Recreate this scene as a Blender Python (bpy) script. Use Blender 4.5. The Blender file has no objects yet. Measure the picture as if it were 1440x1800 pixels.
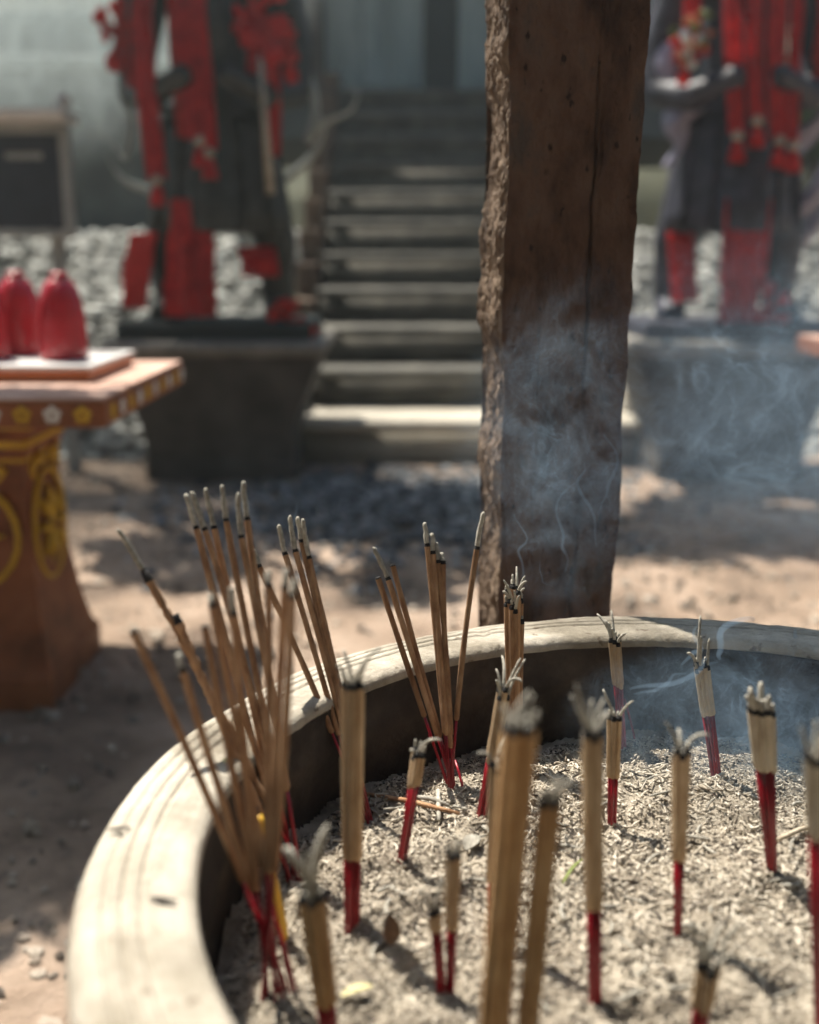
import bpy, bmesh, math, random
import numpy as np
from mathutils import Vector, Matrix, Quaternion

# ---------------------------------------------------------------- camera, sky, sun, exposure
scene = bpy.context.scene
COL = scene.collection
F_PX, PITCH, CAM_Z = 1900.0, math.radians(13.5), 1.0          # focal length in pixels of a 1440 x 1800 frame

cam_data = bpy.data.cameras.new('camera')
cam = bpy.data.objects.new('camera', cam_data); COL.objects.link(cam)
cam.location = (0, 0, CAM_Z)
cam.rotation_euler = (math.pi / 2 - PITCH, 0, 0)
cam_data.sensor_fit = 'VERTICAL'; cam_data.sensor_height = 24.0
cam_data.lens = 24.0 * F_PX / 1800.0
cam_data.clip_start = 0.02; cam_data.clip_end = 500
cam_data.dof.use_dof = True
cam_data.dof.focus_distance = 0.97
cam_data.dof.aperture_fstop = 1.85
scene.camera = cam

SUN_AZ = math.radians(-40.0); SUN_EL = math.radians(60.0)      # behind the scene, to the left
sun_dir = Vector((math.sin(SUN_AZ) * math.cos(SUN_EL), math.cos(SUN_AZ) * math.cos(SUN_EL), math.sin(SUN_EL)))
world = bpy.data.worlds.new('World'); scene.world = world; world.use_nodes = True
wn = world.node_tree.nodes; wl = world.node_tree.links
for n_ in list(wn): wn.remove(n_)
sky = wn.new('ShaderNodeTexSky'); sky.sky_type = 'NISHITA'; sky.sun_disc = False
sky.sun_elevation = SUN_EL; sky.sun_rotation = SUN_AZ
bg = wn.new('ShaderNodeBackground'); bg.inputs['Strength'].default_value = 0.05
wo = wn.new('ShaderNodeOutputWorld')
wl.new(sky.outputs[0], bg.inputs[0]); wl.new(bg.outputs[0], wo.inputs[0])
sun_data = bpy.data.lights.new('sun', 'SUN'); sun_data.energy = 5.0; sun_data.angle = math.radians(0.5)
sun_data.color = (1.0, 0.93, 0.82)
sun = bpy.data.objects.new('sun', sun_data); COL.objects.link(sun)
sun.rotation_euler = sun_dir.to_track_quat('Z', 'Y').to_euler()
sun.location = sun_dir * 30

scene.view_settings.view_transform = 'Standard'
scene.view_settings.look = 'None'
scene.view_settings.exposure = 1.25
scene.view_settings.gamma = 1.0
scene.view_settings.use_curve_mapping = False
scene.render.engine = 'CYCLES'
scene.cycles.use_denoising = True
try: scene.cycles.denoiser = 'OPENIMAGEDENOISE'
except Exception: pass
scene.cycles.max_bounces = 6
scene.cycles.diffuse_bounces = 3
scene.cycles.volume_bounces = 1
scene.cycles.adaptive_threshold = 0.03
scene.cycles.sample_clamp_indirect = 4.0
scene.render.film_transparent = False

# ---------------------------------------------------------------- helpers
def ray(px, py):
    x = (px - 720) / F_PX; y = -(py - 900) / F_PX
    c, s = math.cos(PITCH), math.sin(PITCH)
    return Vector((x, c + y * s, -s + y * c))
def at_z(px, py, z):
    d = ray(px, py); return Vector((0, 0, CAM_Z)) + d * ((z - CAM_Z) / d.z)
def at_y(px, py, Y):
    d = ray(px, py); return Vector((0, 0, CAM_Z)) + d * (Y / d.y)
def px_size(p):                                                # metres per photograph pixel at a point
    return (p.y * math.cos(PITCH) - (p.z - CAM_Z) * math.sin(PITCH)) / F_PX

def _hash(i, j, k, seed):
    h = (i.astype(np.int64) * 374761393 + j.astype(np.int64) * 668265263 + k.astype(np.int64) * 2147483647 + seed * 974711) & 0xffffffff
    h = ((h ^ (h >> 13)) * 1274126177) & 0xffffffff
    h = h ^ (h >> 16)
    return (h & 0xffff) / 65535.0
def noise3(x, y, z, seed=0):
    x, y, z = np.broadcast_arrays(np.asarray(x, float), np.asarray(y, float), np.asarray(z, float))
    i, j, k = np.floor(x), np.floor(y), np.floor(z)
    u, v, w = x - i, y - j, z - k
    u, v, w = u * u * (3 - 2 * u), v * v * (3 - 2 * v), w * w * (3 - 2 * w)
    r = 0
    for a in (0, 1):
        for b in (0, 1):
            for c in (0, 1):
                r = r + _hash(i + a, j + b, k + c, seed) * (u if a else 1 - u) * (v if b else 1 - v) * (w if c else 1 - w)
    return r * 2 - 1
def fbm(x, y, z, oct=4, seed=0, gain=.5):
    r, a, s = 0, 1.0, 0
    for o in range(oct):
        r = r + a * noise3(x * 2 ** o, y * 2 ** o, z * 2 ** o, seed + o); s += a; a *= gain
    return r / s

class MB:
    """collects verts, faces and material indices of ONE mesh"""
    def __init__(self): self.v = []; self.f = []; self.m = []
    def add(self, vs, fs, mi=0):
        o = len(self.v); self.v.extend([tuple(q) for q in vs])
        for f in fs: self.f.append(tuple(i + o for i in f)); self.m.append(mi)
    def box(self, a, b, mi=0, bevel=0):
        (x0, y0, z0), (x1, y1, z1) = a, b
        if bevel:
            bm = bmesh.new(); bmesh.ops.create_cube(bm, size=1)
            for v in bm.verts: v.co = Vector(((x0 + x1) / 2 + v.co.x * (x1 - x0), (y0 + y1) / 2 + v.co.y * (y1 - y0), (z0 + z1) / 2 + v.co.z * (z1 - z0)))
            bmesh.ops.bevel(bm, geom=list(bm.edges), offset=bevel, segments=2, affect='EDGES', profile=.5)
            bm.verts.index_update()
            self.add([v.co.copy() for v in bm.verts], [[v.index for v in f.verts] for f in bm.faces], mi); bm.free(); return
        self.add([(x0, y0, z0), (x1, y0, z0), (x1, y1, z0), (x0, y1, z0), (x0, y0, z1), (x1, y0, z1), (x1, y1, z1), (x0, y1, z1)],
                 [(0, 3, 2, 1), (4, 5, 6, 7), (0, 1, 5, 4), (1, 2, 6, 5), (2, 3, 7, 6), (3, 0, 4, 7)], mi)
    def tube(self, pts, rad, sides=8, mi=0, caps=True, mis=None, squash=None):
        pts = [Vector(p) for p in pts]; n = len(pts)
        if not hasattr(rad, '__len__'): rad = [rad] * n
        t0 = (pts[1] - pts[0]).normalized()
        ref = Vector((0, 0, 1)) if abs(t0.z) < .8 else Vector((1, 0, 0))
        u = t0.cross(ref).normalized(); o = len(self.v)
        for i, p in enumerate(pts):
            t = (pts[min(i + 1, n - 1)] - pts[max(i - 1, 0)]).normalized()
            u = (u - t * u.dot(t)).normalized(); w = t.cross(u)
            for k in range(sides):
                a = 2 * math.pi * k / sides
                sx, sy = (1, 1) if squash is None else squash
                self.v.append(tuple(p + (u * math.cos(a) * sx + w * math.sin(a) * sy) * rad[i]))
        for i in range(n - 1):
            for k in range(sides):
                k2 = (k + 1) % sides
                self.f.append((o + i * sides + k, o + i * sides + k2, o + (i + 1) * sides + k2, o + (i + 1) * sides + k)); self.m.append(mis[i] if mis else mi)
        if caps:
            self.f.append(tuple(o + k for k in reversed(range(sides)))); self.m.append(mis[0] if mis else mi)
            self.f.append(tuple(o + (n - 1) * sides + k for k in range(sides))); self.m.append(mis[-1] if mis else mi)
    def lathe(self, prof, seg=64, c=(0, 0, 0), mi=0, sq=None):
        o = len(self.v); n = len(prof)
        for r, z in prof:
            for k in range(seg):
                a = 2 * math.pi * k / seg
                self.v.append((c[0] + r * math.cos(a), c[1] + r * math.sin(a), c[2] + z))
        for i in range(n - 1):
            for k in range(seg):
                k2 = (k + 1) % seg
                self.f.append((o + i * seg + k, o + i * seg + k2, o + (i + 1) * seg + k2, o + (i + 1) * seg + k)); self.m.append(mi)
    def loft(self, secs, mi=0):
        """secs: list of (cx, cy, z, halfx, halfy) rectangles"""
        o = len(self.v)
        for cx, cy, z, hx, hy in secs:
            self.v += [(cx - hx, cy - hy, z), (cx + hx, cy - hy, z), (cx + hx, cy + hy, z), (cx - hx, cy + hy, z)]
        for i in range(len(secs) - 1):
            for k in range(4):
                k2 = (k + 1) % 4
                self.f.append((o + i * 4 + k, o + i * 4 + k2, o + i * 4 + 4 + k2, o + i * 4 + 4 + k)); self.m.append(mi)
        self.f.append((o + 3, o + 2, o + 1, o)); self.m.append(mi)
        e = o + 4 * (len(secs) - 1); self.f.append((e, e + 1, e + 2, e + 3)); self.m.append(mi)
    def ribbon(self, pts, width, side, thick=.006, mi=0, fold=0.0, seed=0, n=None):
        """a strip of cloth with thickness along pts, lateral axis side; fold = ripple depth"""
        pts = [Vector(p) for p in pts]
        if n:
            q = []
            for i in range(n + 1):
                t = i / n * (len(pts) - 1); j = min(int(t), len(pts) - 2); a = t - j
                p0 = pts[max(j - 1, 0)]; p1 = pts[j]; p2 = pts[j + 1]; p3 = pts[min(j + 2, len(pts) - 1)]
                q.append(.5 * (2 * p1 + (p2 - p0) * a + (2 * p0 - 5 * p1 + 4 * p2 - p3) * a * a + (3 * p1 - p0 - 3 * p2 + p3) * a ** 3))
            pts = q
        side = Vector(side).normalized(); m = 9; o = len(self.v); N = len(pts)
        ph = random.Random(seed).uniform(0, 6)
        rows = []
        for i, p in enumerate(pts):
            t = (pts[min(i + 1, N - 1)] - pts[max(i - 1, 0)]).normalized()
            nn = t.cross(side).normalized()
            w = width[min(i * len(width) // N, len(width) - 1)] if hasattr(width, '__len__') else width
            for s in (1, -1):
                for k in range(m):
                    c = k / (m - 1) - .5
                    off = fold * math.sin(c * 17 + ph + i * .25) * (0.4 + .6 * i / N)
                    self.v.append(tuple(p + side * (c * w) + nn * (off + s * thick / 2)))
        st = 2 * m
        for i in range(N - 1):
            for k in range(m - 1):
                a = o + i * st + k
                self.f.append((a, a + 1, a + 1 + st, a + st)); self.m.append(mi)
                b = a + m
                self.f.append((b + 1, b, b + st, b + st + 1)); self.m.append(mi)
            for k in (0, m - 1):
                a = o + i * st + k; f = (a, a + st, a + st + m, a + m)
                self.f.append(f if k == 0 else f[::-1]); self.m.append(mi)
        for i in (0, N - 1):
            for k in range(m - 1):
                a = o + i * st + k; f = (a, a + m, a + m + 1, a + 1)
                self.f.append(f if i == 0 else f[::-1]); self.m.append(mi)
    def ico(self, c, r, sub=1, jit=0, rnd=None, mi=0):
        bm = bmesh.new(); bmesh.ops.create_icosphere(bm, subdivisions=sub, radius=1)
        rr = (r, r, r) if not hasattr(r, '__len__') else r
        for v in bm.verts:
            j = 1 + (rnd.uniform(-jit, jit) if rnd else 0)
            v.co = Vector((c[0] + v.co.x * rr[0] * j, c[1] + v.co.y * rr[1] * j, c[2] + v.co.z * rr[2] * j))
        bm.verts.index_update()
        self.add([v.co.copy() for v in bm.verts], [[v.index for v in f.verts] for f in bm.faces], mi); bm.free()
    def build(self, name, mats, parent=None, smooth=False, origin=(0, 0, 0)):
        if not isinstance(mats, (list, tuple)): mats = [mats]
        me = bpy.data.meshes.new(name)
        ox, oy, oz = origin
        v = [(a - ox, b - oy, c - oz) for a, b, c in self.v] if origin != (0, 0, 0) else self.v
        me.from_pydata(v, [], self.f)
        for m in mats: me.materials.append(m)
        if len(mats) > 1: me.polygons.foreach_set('material_index', self.m)
        if smooth: me.polygons.foreach_set('use_smooth', [True] * len(me.polygons))
        me.update()
        o = bpy.data.objects.new(name, me); COL.objects.link(o)
        if parent: o.parent = parent
        else: o.location = origin
        return o

def np_mesh(name, V, Fq, mats, parent=None, smooth=True):
    """fast mesh from numpy verts and equal-sized faces"""
    me = bpy.data.meshes.new(name); n, k = Fq.shape
    me.vertices.add(len(V)); me.vertices.foreach_set('co', np.asarray(V, np.float32).ravel())
    me.loops.add(n * k); me.loops.foreach_set('vertex_index', Fq.astype(np.int32).ravel())
    me.polygons.add(n); me.polygons.foreach_set('loop_start', np.arange(0, n * k, k, dtype=np.int32))
    me.polygons.foreach_set('use_smooth', np.full(n, smooth))
    if not isinstance(mats, (list, tuple)): mats = [mats]
    for m in mats: me.materials.append(m)
    me.update(calc_edges=True); me.validate()
    o = bpy.data.objects.new(name, me); COL.objects.link(o)
    if parent: o.parent = parent
    return o

def tag(o, label=None, cat=None, group=None, kind=None):
    if label: o['label'] = label
    if cat: o['category'] = cat
    if group: o['group'] = group
    if kind: o['kind'] = kind
    return o
def empty(name, loc=(0, 0, 0), rz=0):
    o = bpy.data.objects.new(name, None); COL.objects.link(o); o.location = loc; o.rotation_euler = (0, 0, rz)
    o.empty_display_size = .05
    return o
def copy_tree(o, parent=None):
    c = o.copy(); COL.objects.link(c); c.parent = parent
    for ch in list(o.children): copy_tree(ch, c)
    return c

# ---------------------------------------------------------------- materials
def mat(name, cols, scale=8.0, rough=.8, bump=.3, bscale=None, stretch=(1, 1, 1), detail=6, island=0.0, spec=.3, bdist=.01,
        speck=None, sss=0, trans=0, coat=0, pos=None):
    m = bpy.data.materials.new(name); m.use_nodes = True
    nt = m.node_tree; N = nt.nodes; L = nt.links
    b = N['Principled BSDF']; b.inputs['Roughness'].default_value = rough
    b.inputs['Specular IOR Level'].default_value = spec
    if coat: b.inputs['Coat Weight'].default_value = coat
    if trans: b.inputs['Transmission Weight'].default_value = trans
    if sss:
        b.inputs['Subsurface Weight'].default_value = sss; b.inputs['Subsurface Radius'].default_value = (.01, .006, .003)
        b.inputs['Subsurface Scale'].default_value = .5
    tc = N.new('ShaderNodeTexCoord'); mp = N.new('ShaderNodeMapping'); mp.inputs['Scale'].default_value = stretch
    L.new(tc.outputs['Object'], mp.inputs[0])
    nz = N.new('ShaderNodeTexNoise'); nz.inputs['Scale'].default_value = scale; nz.inputs['Detail'].default_value = detail
    nz.inputs['Roughness'].default_value = .62
    L.new(mp.outputs[0], nz.inputs[0])
    cr = N.new('ShaderNodeValToRGB'); e = cr.color_ramp.elements
    if len(cols) == 1: cols = [cols[0], cols[0]]
    p = pos or [.32 + .36 * i / (len(cols) - 1) for i in range(len(cols))]
    e[0].position = p[0]; e[0].color = (*cols[0], 1); e[1].position = p[-1]; e[1].color = (*cols[-1], 1)
    for q, c in zip(p[1:-1], cols[1:-1]):
        k = e.new(q); k.color = (*c, 1)
    fac = nz.outputs[0]
    if island:
        g = N.new('ShaderNodeNewGeometry'); mx = N.new('ShaderNodeMix'); mx.data_type = 'FLOAT'; mx.inputs[0].default_value = island
        L.new(fac, mx.inputs[2]); L.new(g.outputs['Random Per Island'], mx.inputs[3]); fac = mx.outputs[0]
    L.new(fac, cr.inputs[0]); col = cr.outputs[0]
    if speck:
        sc, thr, sc_col = speck
        n2 = N.new('ShaderNodeTexNoise'); n2.inputs['Scale'].default_value = sc; n2.inputs['Detail'].default_value = 3
        L.new(mp.outputs[0], n2.inputs[0])
        r2 = N.new('ShaderNodeValToRGB'); r2.color_ramp.elements[0].position = thr; r2.color_ramp.elements[1].position = thr + .06
        L.new(n2.outputs[0], r2.inputs[0])
        mc = N.new('ShaderNodeMix'); mc.data_type = 'RGBA'; L.new(r2.outputs[0], mc.inputs[0]); L.new(col, mc.inputs[6])
        mc.inputs[7].default_value = (*sc_col, 1); col = mc.outputs[2]
    L.new(col, b.inputs['Base Color'])
    if bump:
        n3 = N.new('ShaderNodeTexNoise'); n3.inputs['Scale'].default_value = bscale or scale * 4; n3.inputs['Detail'].default_value = 8
        n3.inputs['Roughness'].default_value = .65
        L.new(mp.outputs[0], n3.inputs[0])
        bp = N.new('ShaderNodeBump'); bp.inputs['Strength'].default_value = bump; bp.inputs['Distance'].default_value = bdist
        L.new(n3.outputs[0], bp.inputs['Height']); L.new(bp.outputs[0], b.inputs['Normal'])
    return m

M = {}
M['rim'] = mat('pale_stone', [(.25, .22, .18), (.405, .365, .30), (.50, .455, .385), (.55, .505, .435)], 11, .88, .8, 120, bdist=.003, speck=(70, .66, (.22, .18, .14)), detail=10, pos=[.28, .42, .55, .7])
def rim_streaks(m):
    """turning lines and grime that follow the ring of the rim"""
    nt = m.node_tree; N = nt.nodes; L = nt.links; b = N['Principled BSDF']; src = b.inputs['Base Color'].links[0].from_socket
    tc = N.new('ShaderNodeTexCoord'); sp = N.new('ShaderNodeSeparateXYZ'); L.new(tc.outputs['Object'], sp.inputs[0])
    cx = N.new('ShaderNodeCombineXYZ'); L.new(sp.outputs[0], cx.inputs[0]); L.new(sp.outputs[1], cx.inputs[1])
    ln = N.new('ShaderNodeVectorMath'); ln.operation = 'LENGTH'; L.new(cx.outputs[0], ln.inputs[0])
    sc = N.new('ShaderNodeMath'); sc.operation = 'MULTIPLY'; sc.inputs[1].default_value = 420; L.new(ln.outputs['Value'], sc.inputs[0])
    w = N.new('ShaderNodeVectorMath'); w.operation = 'SCALE'; w.inputs['Scale'].default_value = 22.0; L.new(cx.outputs[0], w.inputs[0])
    sw = N.new('ShaderNodeSeparateXYZ'); L.new(w.outputs[0], sw.inputs[0]); c2 = N.new('ShaderNodeCombineXYZ'); L.new(sc.outputs[0], c2.inputs[2]); L.new(sw.outputs[0], c2.inputs[0]); L.new(sw.outputs[1], c2.inputs[1])
    nz = N.new('ShaderNodeTexNoise'); nz.inputs['Scale'].default_value = 1.0; nz.inputs['Detail'].default_value = 4; L.new(c2.outputs[0], nz.inputs[0])
    cr = N.new('ShaderNodeValToRGB'); cr.color_ramp.elements[0].position = .36; cr.color_ramp.elements[0].color = (.91, .905, .89, 1); cr.color_ramp.elements[1].position = .62; cr.color_ramp.elements[1].color = (1, 1, 1, 1); L.new(nz.outputs[0], cr.inputs[0])
    n2 = N.new('ShaderNodeTexNoise'); n2.inputs['Scale'].default_value = 6; n2.inputs['Detail'].default_value = 8; n2.inputs['Roughness'].default_value = .7; L.new(tc.outputs['Object'], n2.inputs[0])
    c3 = N.new('ShaderNodeValToRGB'); c3.color_ramp.elements[0].position = .40; c3.color_ramp.elements[0].color = (.56, .545, .51, 1); c3.color_ramp.elements[1].position = .56; c3.color_ramp.elements[1].color = (1, 1, 1, 1); L.new(n2.outputs[0], c3.inputs[0])
    col = src
    for q in (cr, c3):
        mx = N.new('ShaderNodeMix'); mx.data_type = 'RGBA'; mx.blend_type = 'MULTIPLY'; mx.inputs[0].default_value = 1.0; L.new(col, mx.inputs[6]); L.new(q.outputs[0], mx.inputs[7]); col = mx.outputs[2]
    L.new(col, b.inputs['Base Color'])
rim_streaks(M['rim'])
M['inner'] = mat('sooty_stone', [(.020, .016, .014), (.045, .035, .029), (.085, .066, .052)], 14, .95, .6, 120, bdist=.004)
M['wood'] = mat('weathered_wood', [(.020, .013, .011), (.060, .034, .024), (.100, .056, .038), (.130, .080, .056), (.085, .066, .056)], 17, .85, 1.0, 170,
                stretch=(1, 1, .5), bdist=.008, speck=(95, .665, (.032, .020, .016)), detail=12, spec=.2)
M['sunlit_wood'] = mat('sunlit_side_wood', [(.05, .032, .022), (.13, .09, .062), (.23, .17, .12)], 40, .85, 1.0, 180, stretch=(1, 1, .5), bdist=.004, detail=10, spec=.2)  # paler wood puts sunlight into the colour of the post's left side
M['ash'] = mat('ash_bed', [(.15, .127, .10), (.40, .345, .27), (.58, .52, .42)], 30, .95, 1.0, 500, bdist=.004)
M['litter'] = mat('ash_litter', [(.07, .06, .05), (.34, .29, .225), (.55, .49, .395), (.68, .625, .53)], 22, .95, .6, 900, island=.5, bdist=.001, pos=[.31, .44, .60, .82])
M['ashtip'] = mat('ash_tip', [(.24, .225, .19), (.38, .355, .30), (.50, .475, .41)], 220, .95, .8, 900, bdist=.0012)
M['coat'] = mat('incense_paste', [(.23, .12, .062), (.35, .20, .108), (.45, .285, .165)], 120, .9, .8, 900, stretch=(1, 1, .35), bdist=.0008)
M['coatpale'] = mat('incense_paste_pale', [(.33, .215, .12), (.46, .325, .195), (.55, .41, .265)], 120, .9, .8, 900, stretch=(1, 1, .35), bdist=.0008)
M['coatgold'] = mat('incense_paste_golden', [(.34, .185, .078), (.48, .285, .13), (.57, .37, .19)], 120, .9, .8, 900, stretch=(1, 1, .35), bdist=.0008)
M['coatdust'] = mat('incense_paste_dusty', [(.38, .30, .215), (.50, .42, .31), (.58, .50, .39)], 120, .9, .8, 900, stretch=(1, 1, .35), bdist=.0008)
def per_stick(m, lo=.72, hi=1.2):
    nt = m.node_tree; N = nt.nodes; L = nt.links; b = N['Principled BSDF']; src = b.inputs['Base Color'].links[0].from_socket
    oi = N.new('ShaderNodeObjectInfo'); mr = N.new('ShaderNodeMapRange'); mr.inputs[3].default_value = lo; mr.inputs[4].default_value = hi; L.new(oi.outputs['Random'], mr.inputs[0])
    hs = N.new('ShaderNodeHueSaturation'); L.new(src, hs.inputs['Color']); L.new(mr.outputs[0], hs.inputs['Value']); L.new(hs.outputs[0], b.inputs['Base Color'])
for k_ in ('coat', 'coatgold', 'coatpale', 'coatdust', 'ashtip'): per_stick(M[k_])
M['char'] = mat('charred_paste', [(.012, .011, .012), (.03, .028, .028)], 200, .95, .6, 900, bdist=.001)
M['red'] = mat('red_dyed_bamboo', [(.15, .003, .010), (.27, .006, .015), (.40, .012, .022)], 60, .34, .3, 500, stretch=(1, 1, .1), spec=.55, bdist=.0005)
M['wax'] = mat('yellow_wax', [(.72, .42, .03), (.85, .55, .06)], 30, .4, .1, 100, sss=.3, spec=.5)
M['ground'] = mat('bare_earth', [(.11, .08, .06), (.30, .22, .162), (.47, .36, .28)], 2.6, .95, .9, 26, bdist=.03, detail=10, speck=(9, .68, (.10, .085, .075)))
M['pebble'] = mat('pebble', [(.12, .10, .085), (.30, .25, .20), (.46, .40, .33)], 6, .9, .3, 60, island=.8, pos=[.05, .5, .95])
M['cinder'] = mat('cinder', [(.04, .045, .052), (.14, .15, .16), (.44, .45, .45)], 6, .9, .3, 60, island=.85, pos=[.05, .6, .97])
M['rubble'] = mat('pale_rubble', [(.12, .12, .11), (.33, .33, .305), (.56, .56, .52)], 6, .9, .4, 40, island=.8, pos=[.05, .5, .95])
M['step'] = mat('step_stone', [(.045, .043, .037), (.09, .086, .073), (.16, .15, .125)], 5, .8, .4, 50)
M['pedestal'] = mat('dark_concrete', [(.038, .034, .030), (.066, .060, .053), (.095, .088, .078)], 5, .85, .4, 50)
M['rimslab'] = mat('worn_concrete', [(.10, .095, .085), (.20, .185, .16), (.28, .26, .23)], 5, .85, .4, 50)
M['block'] = mat('sunlit_tone_stone', [(.40, .36, .29), (.52, .48, .40)], 5, .85, .3, 50)  # pale tone carries the sunlight on the lowest step and the added block
M['brownstone'] = mat('brown_stone', [(.07, .045, .03), (.13, .085, .055)], 6, .85, .3, 50)
M['bronze_olive'] = mat('olive_bronze', [(.012, .014, .012), (.026, .030, .026), (.045, .05, .043)], 14, .5, .5, 60, spec=.4)
M['bronze_blue'] = mat('violet_bronze', [(.012, .012, .02), (.028, .029, .045), (.055, .055, .082)], 14, .45, .5, 60, spec=.45)
M['curl_pale'] = mat('pale_patina', [(.20, .23, .21), (.40, .44, .41)], 14, .4, .3, 60, spec=.5)
M['curl_violet'] = mat('violet_patina', [(.16, .155, .22), (.33, .32, .42)], 14, .35, .3, 60, spec=.55)
M['cloth'] = mat('red_cloth', [(.34, .006, .010), (.58, .013, .018), (.72, .026, .024)], 18, .75, .4, 120)
M['clothsunlit'] = mat('sunlit_red_cloth', [(.50, .014, .012), (.72, .03, .022)], 18, .7, .4, 120)  # brighter copy of the red cloth, sunlight put into its colour
def translucent(m, fac):
    """thin cloth that glows where the sun stands behind it"""
    nt = m.node_tree; N = nt.nodes; L = nt.links; b = N['Principled BSDF']; out = N['Material Output']
    t = N.new('ShaderNodeBsdfTranslucent'); L.new(b.inputs['Base Color'].links[0].from_socket, t.inputs[0])
    mx = N.new('ShaderNodeMixShader'); mx.inputs[0].default_value = fac; L.new(b.outputs[0], mx.inputs[1]); L.new(t.outputs[0], mx.inputs[2]); L.new(mx.outputs[0], out.inputs[0])
translucent(M['cloth'], .42); translucent(M['clothsunlit'], .45)
M['tassel'] = mat('brass_bead', [(.25, .22, .16), (.5, .46, .38)], 30, .35, .2, 100)
M['terra'] = mat('painted_terracotta', [(.13, .042, .014), (.225, .074, .026), (.30, .11, .044)], 9, .6, .3, 60)
M['tabletop'] = mat('pale_terracotta', [(.36, .21, .15), (.48, .30, .23), (.56, .38, .30)], 6, .7, .2, 60)
M['yellow'] = mat('ochre_paint', [(.46, .27, .015), (.62, .39, .03)], 12, .6, .2, 60)
M['white'] = mat('white_paint', [(.55, .54, .50), (.74, .73, .69)], 12, .6, .2, 60)
M['orange'] = mat('orange_plastic', [(.50, .15, .05), (.60, .20, .08)], 12, .45, .1, 60)
M['tray'] = mat('pale_tray', [(.55, .55, .54), (.70, .70, .68)], 12, .35, .1, 60)
M['redglass'] = mat('red_glass', [(.27, .005, .013), (.42, .009, .02)], 12, .22, .3, 40, spec=.5, coat=.15)
M['board'] = mat('dark_board', [(.018, .024, .036), (.035, .043, .06)], 8, .45, .2, 60)
M['frame'] = mat('grey_frame', [(.22, .24, .235), (.34, .36, .35)], 8, .6, .2, 60)
M['door'] = mat('grey_green_paint', [(.18, .22, .20), (.28, .33, .30), (.38, .42, .38)], 4, .75, .3, 40, stretch=(1, 1, .2))
M['dark'] = mat('dark_gap_and_plinth', [(.012, .02, .022), (.02, .03, .032)], 4, .8, .2, 30)
M['leaf'] = mat('leaf_green', [(.025, .05, .018), (.05, .095, .03), (.09, .14, .045)], 3, .5, 0, island=.6, spec=.4)
translucent(M['leaf'], .4)
M['bark'] = mat('bark', [(.05, .038, .028), (.12, .095, .07)], 12, .9, .8, 40, stretch=(1, 1, .3))
M['hill'] = mat('leaf_litter', [(.035, .04, .024), (.075, .075, .045)], 3, .95, .8, 20)
M['terrace'] = mat('terrace_stone', [(.06, .068, .064), (.13, .14, .13)], 4, .85, .5, 30)
M['greenleaf'] = mat('fresh_leaf', [(.09, .12, .02), (.16, .19, .035)], 60, .5, .2)
M['yellowleaf'] = mat('yellow_leaf', [(.42, .38, .19), (.52, .47, .27)], 60, .6, .2)
M['brownleaf'] = mat('dry_leaf', [(.13, .075, .045), (.24, .15, .09)], 60, .7, .3)
M['twig'] = mat('dark_twig', [(.03, .026, .022), (.07, .06, .05)], 60, .9, .3)

# ---------------------------------------------------------------- the setting: ground, bank, stairs, hill
def make_ground():
    xs = np.concatenate([[-60, -30, -15], np.arange(-6, 6.01, .06), [15, 30, 60]])
    ys = np.concatenate([[-60, -30, -10], np.arange(-1, 7.01, .06), [12, 30, 60]])
    X, Y = np.meshgrid(xs, ys)
    Z = .012 * fbm(X * 3, Y * 3, 0, 4, 3) + .008 * fbm(X * 9, Y * 9, 0, 2, 9) - .012
    far = (np.abs(X) > 6.5) | (Y > 7.5) | (Y < -1.5); Z[far] = -.02
    ny, nx = X.shape; V = np.stack([X, Y, Z], -1).reshape(-1, 3)
    i = np.arange((ny - 1) * (nx - 1)); r = i // (nx - 1) * nx + i % (nx - 1)
    g = np_mesh('ground', V, np.stack([r, r + 1, r + nx + 1, r + nx], 1), M['ground'])
    tag(g, kind='structure')
make_ground()

def stones(name, n, fn, mats, label, cat, seed):
    """a mass of small stones as one stuff object; fn(rng) -> x, y, z, size"""
    rng = np.random.default_rng(seed)
    bm = bmesh.new(); bmesh.ops.create_icosphere(bm, subdivisions=1, radius=1)
    bv = np.array([v.co[:] for v in bm.verts]); bf = np.array([[v.index for v in f.verts] for f in bm.faces]); bm.free()
    x, y, z, s = fn(rng, n)
    jit = 1 + rng.uniform(-.3, .3, (n, len(bv), 1))
    sc = s[:, None, None] * rng.uniform(.55, 1.15, (n, 1, 3)) * np.array([1, 1, .7])
    V = bv[None] * jit * sc
    a = rng.uniform(0, 6.28, n); c_, s_ = np.cos(a)[:, None], np.sin(a)[:, None]
    V = np.stack([V[..., 0] * c_ - V[..., 1] * s_, V[..., 0] * s_ + V[..., 1] * c_, V[..., 2]], -1)
    V += np.stack([x, y, z], -1)[:, None]
    Fq = bf[None] + (np.arange(n) * len(bv))[:, None, None]
    o = np_mesh(name, V.reshape(-1, 3), Fq.reshape(-1, 3), mats, smooth=False)
    return tag(o, label, cat, kind='stuff')

def f_pebble(r, n):
    x = r.uniform(-2.4, 2.4, n); y = r.uniform(.2, 5.2, n); s = r.uniform(.004, .011, n) * r.choice([1, 1, 1, 2.2], n)
    return x, y, -.012 + s * .2, s
stones('gravel', 9000, f_pebble, M['pebble'], 'brown and grey grit scattered over the bare earth around the burner', 'gravel', 4)
def f_cinder(r, n):
    x = r.normal(-.02, .40, n); y = r.normal(4.3, .38, n); s = r.uniform(.008, .03, n)
    return x, y, -.012 + .05 * np.exp(-((x + .02) ** 2 / .2 + (y - 4.3) ** 2 / .2)) * r.uniform(0, 1, n) + s * .2, s
stones('cinders', 2600, f_cinder, M['cinder'], 'heap of dark cinders and grey ash on the ground before the stairs', 'cinders', 5)

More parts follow.
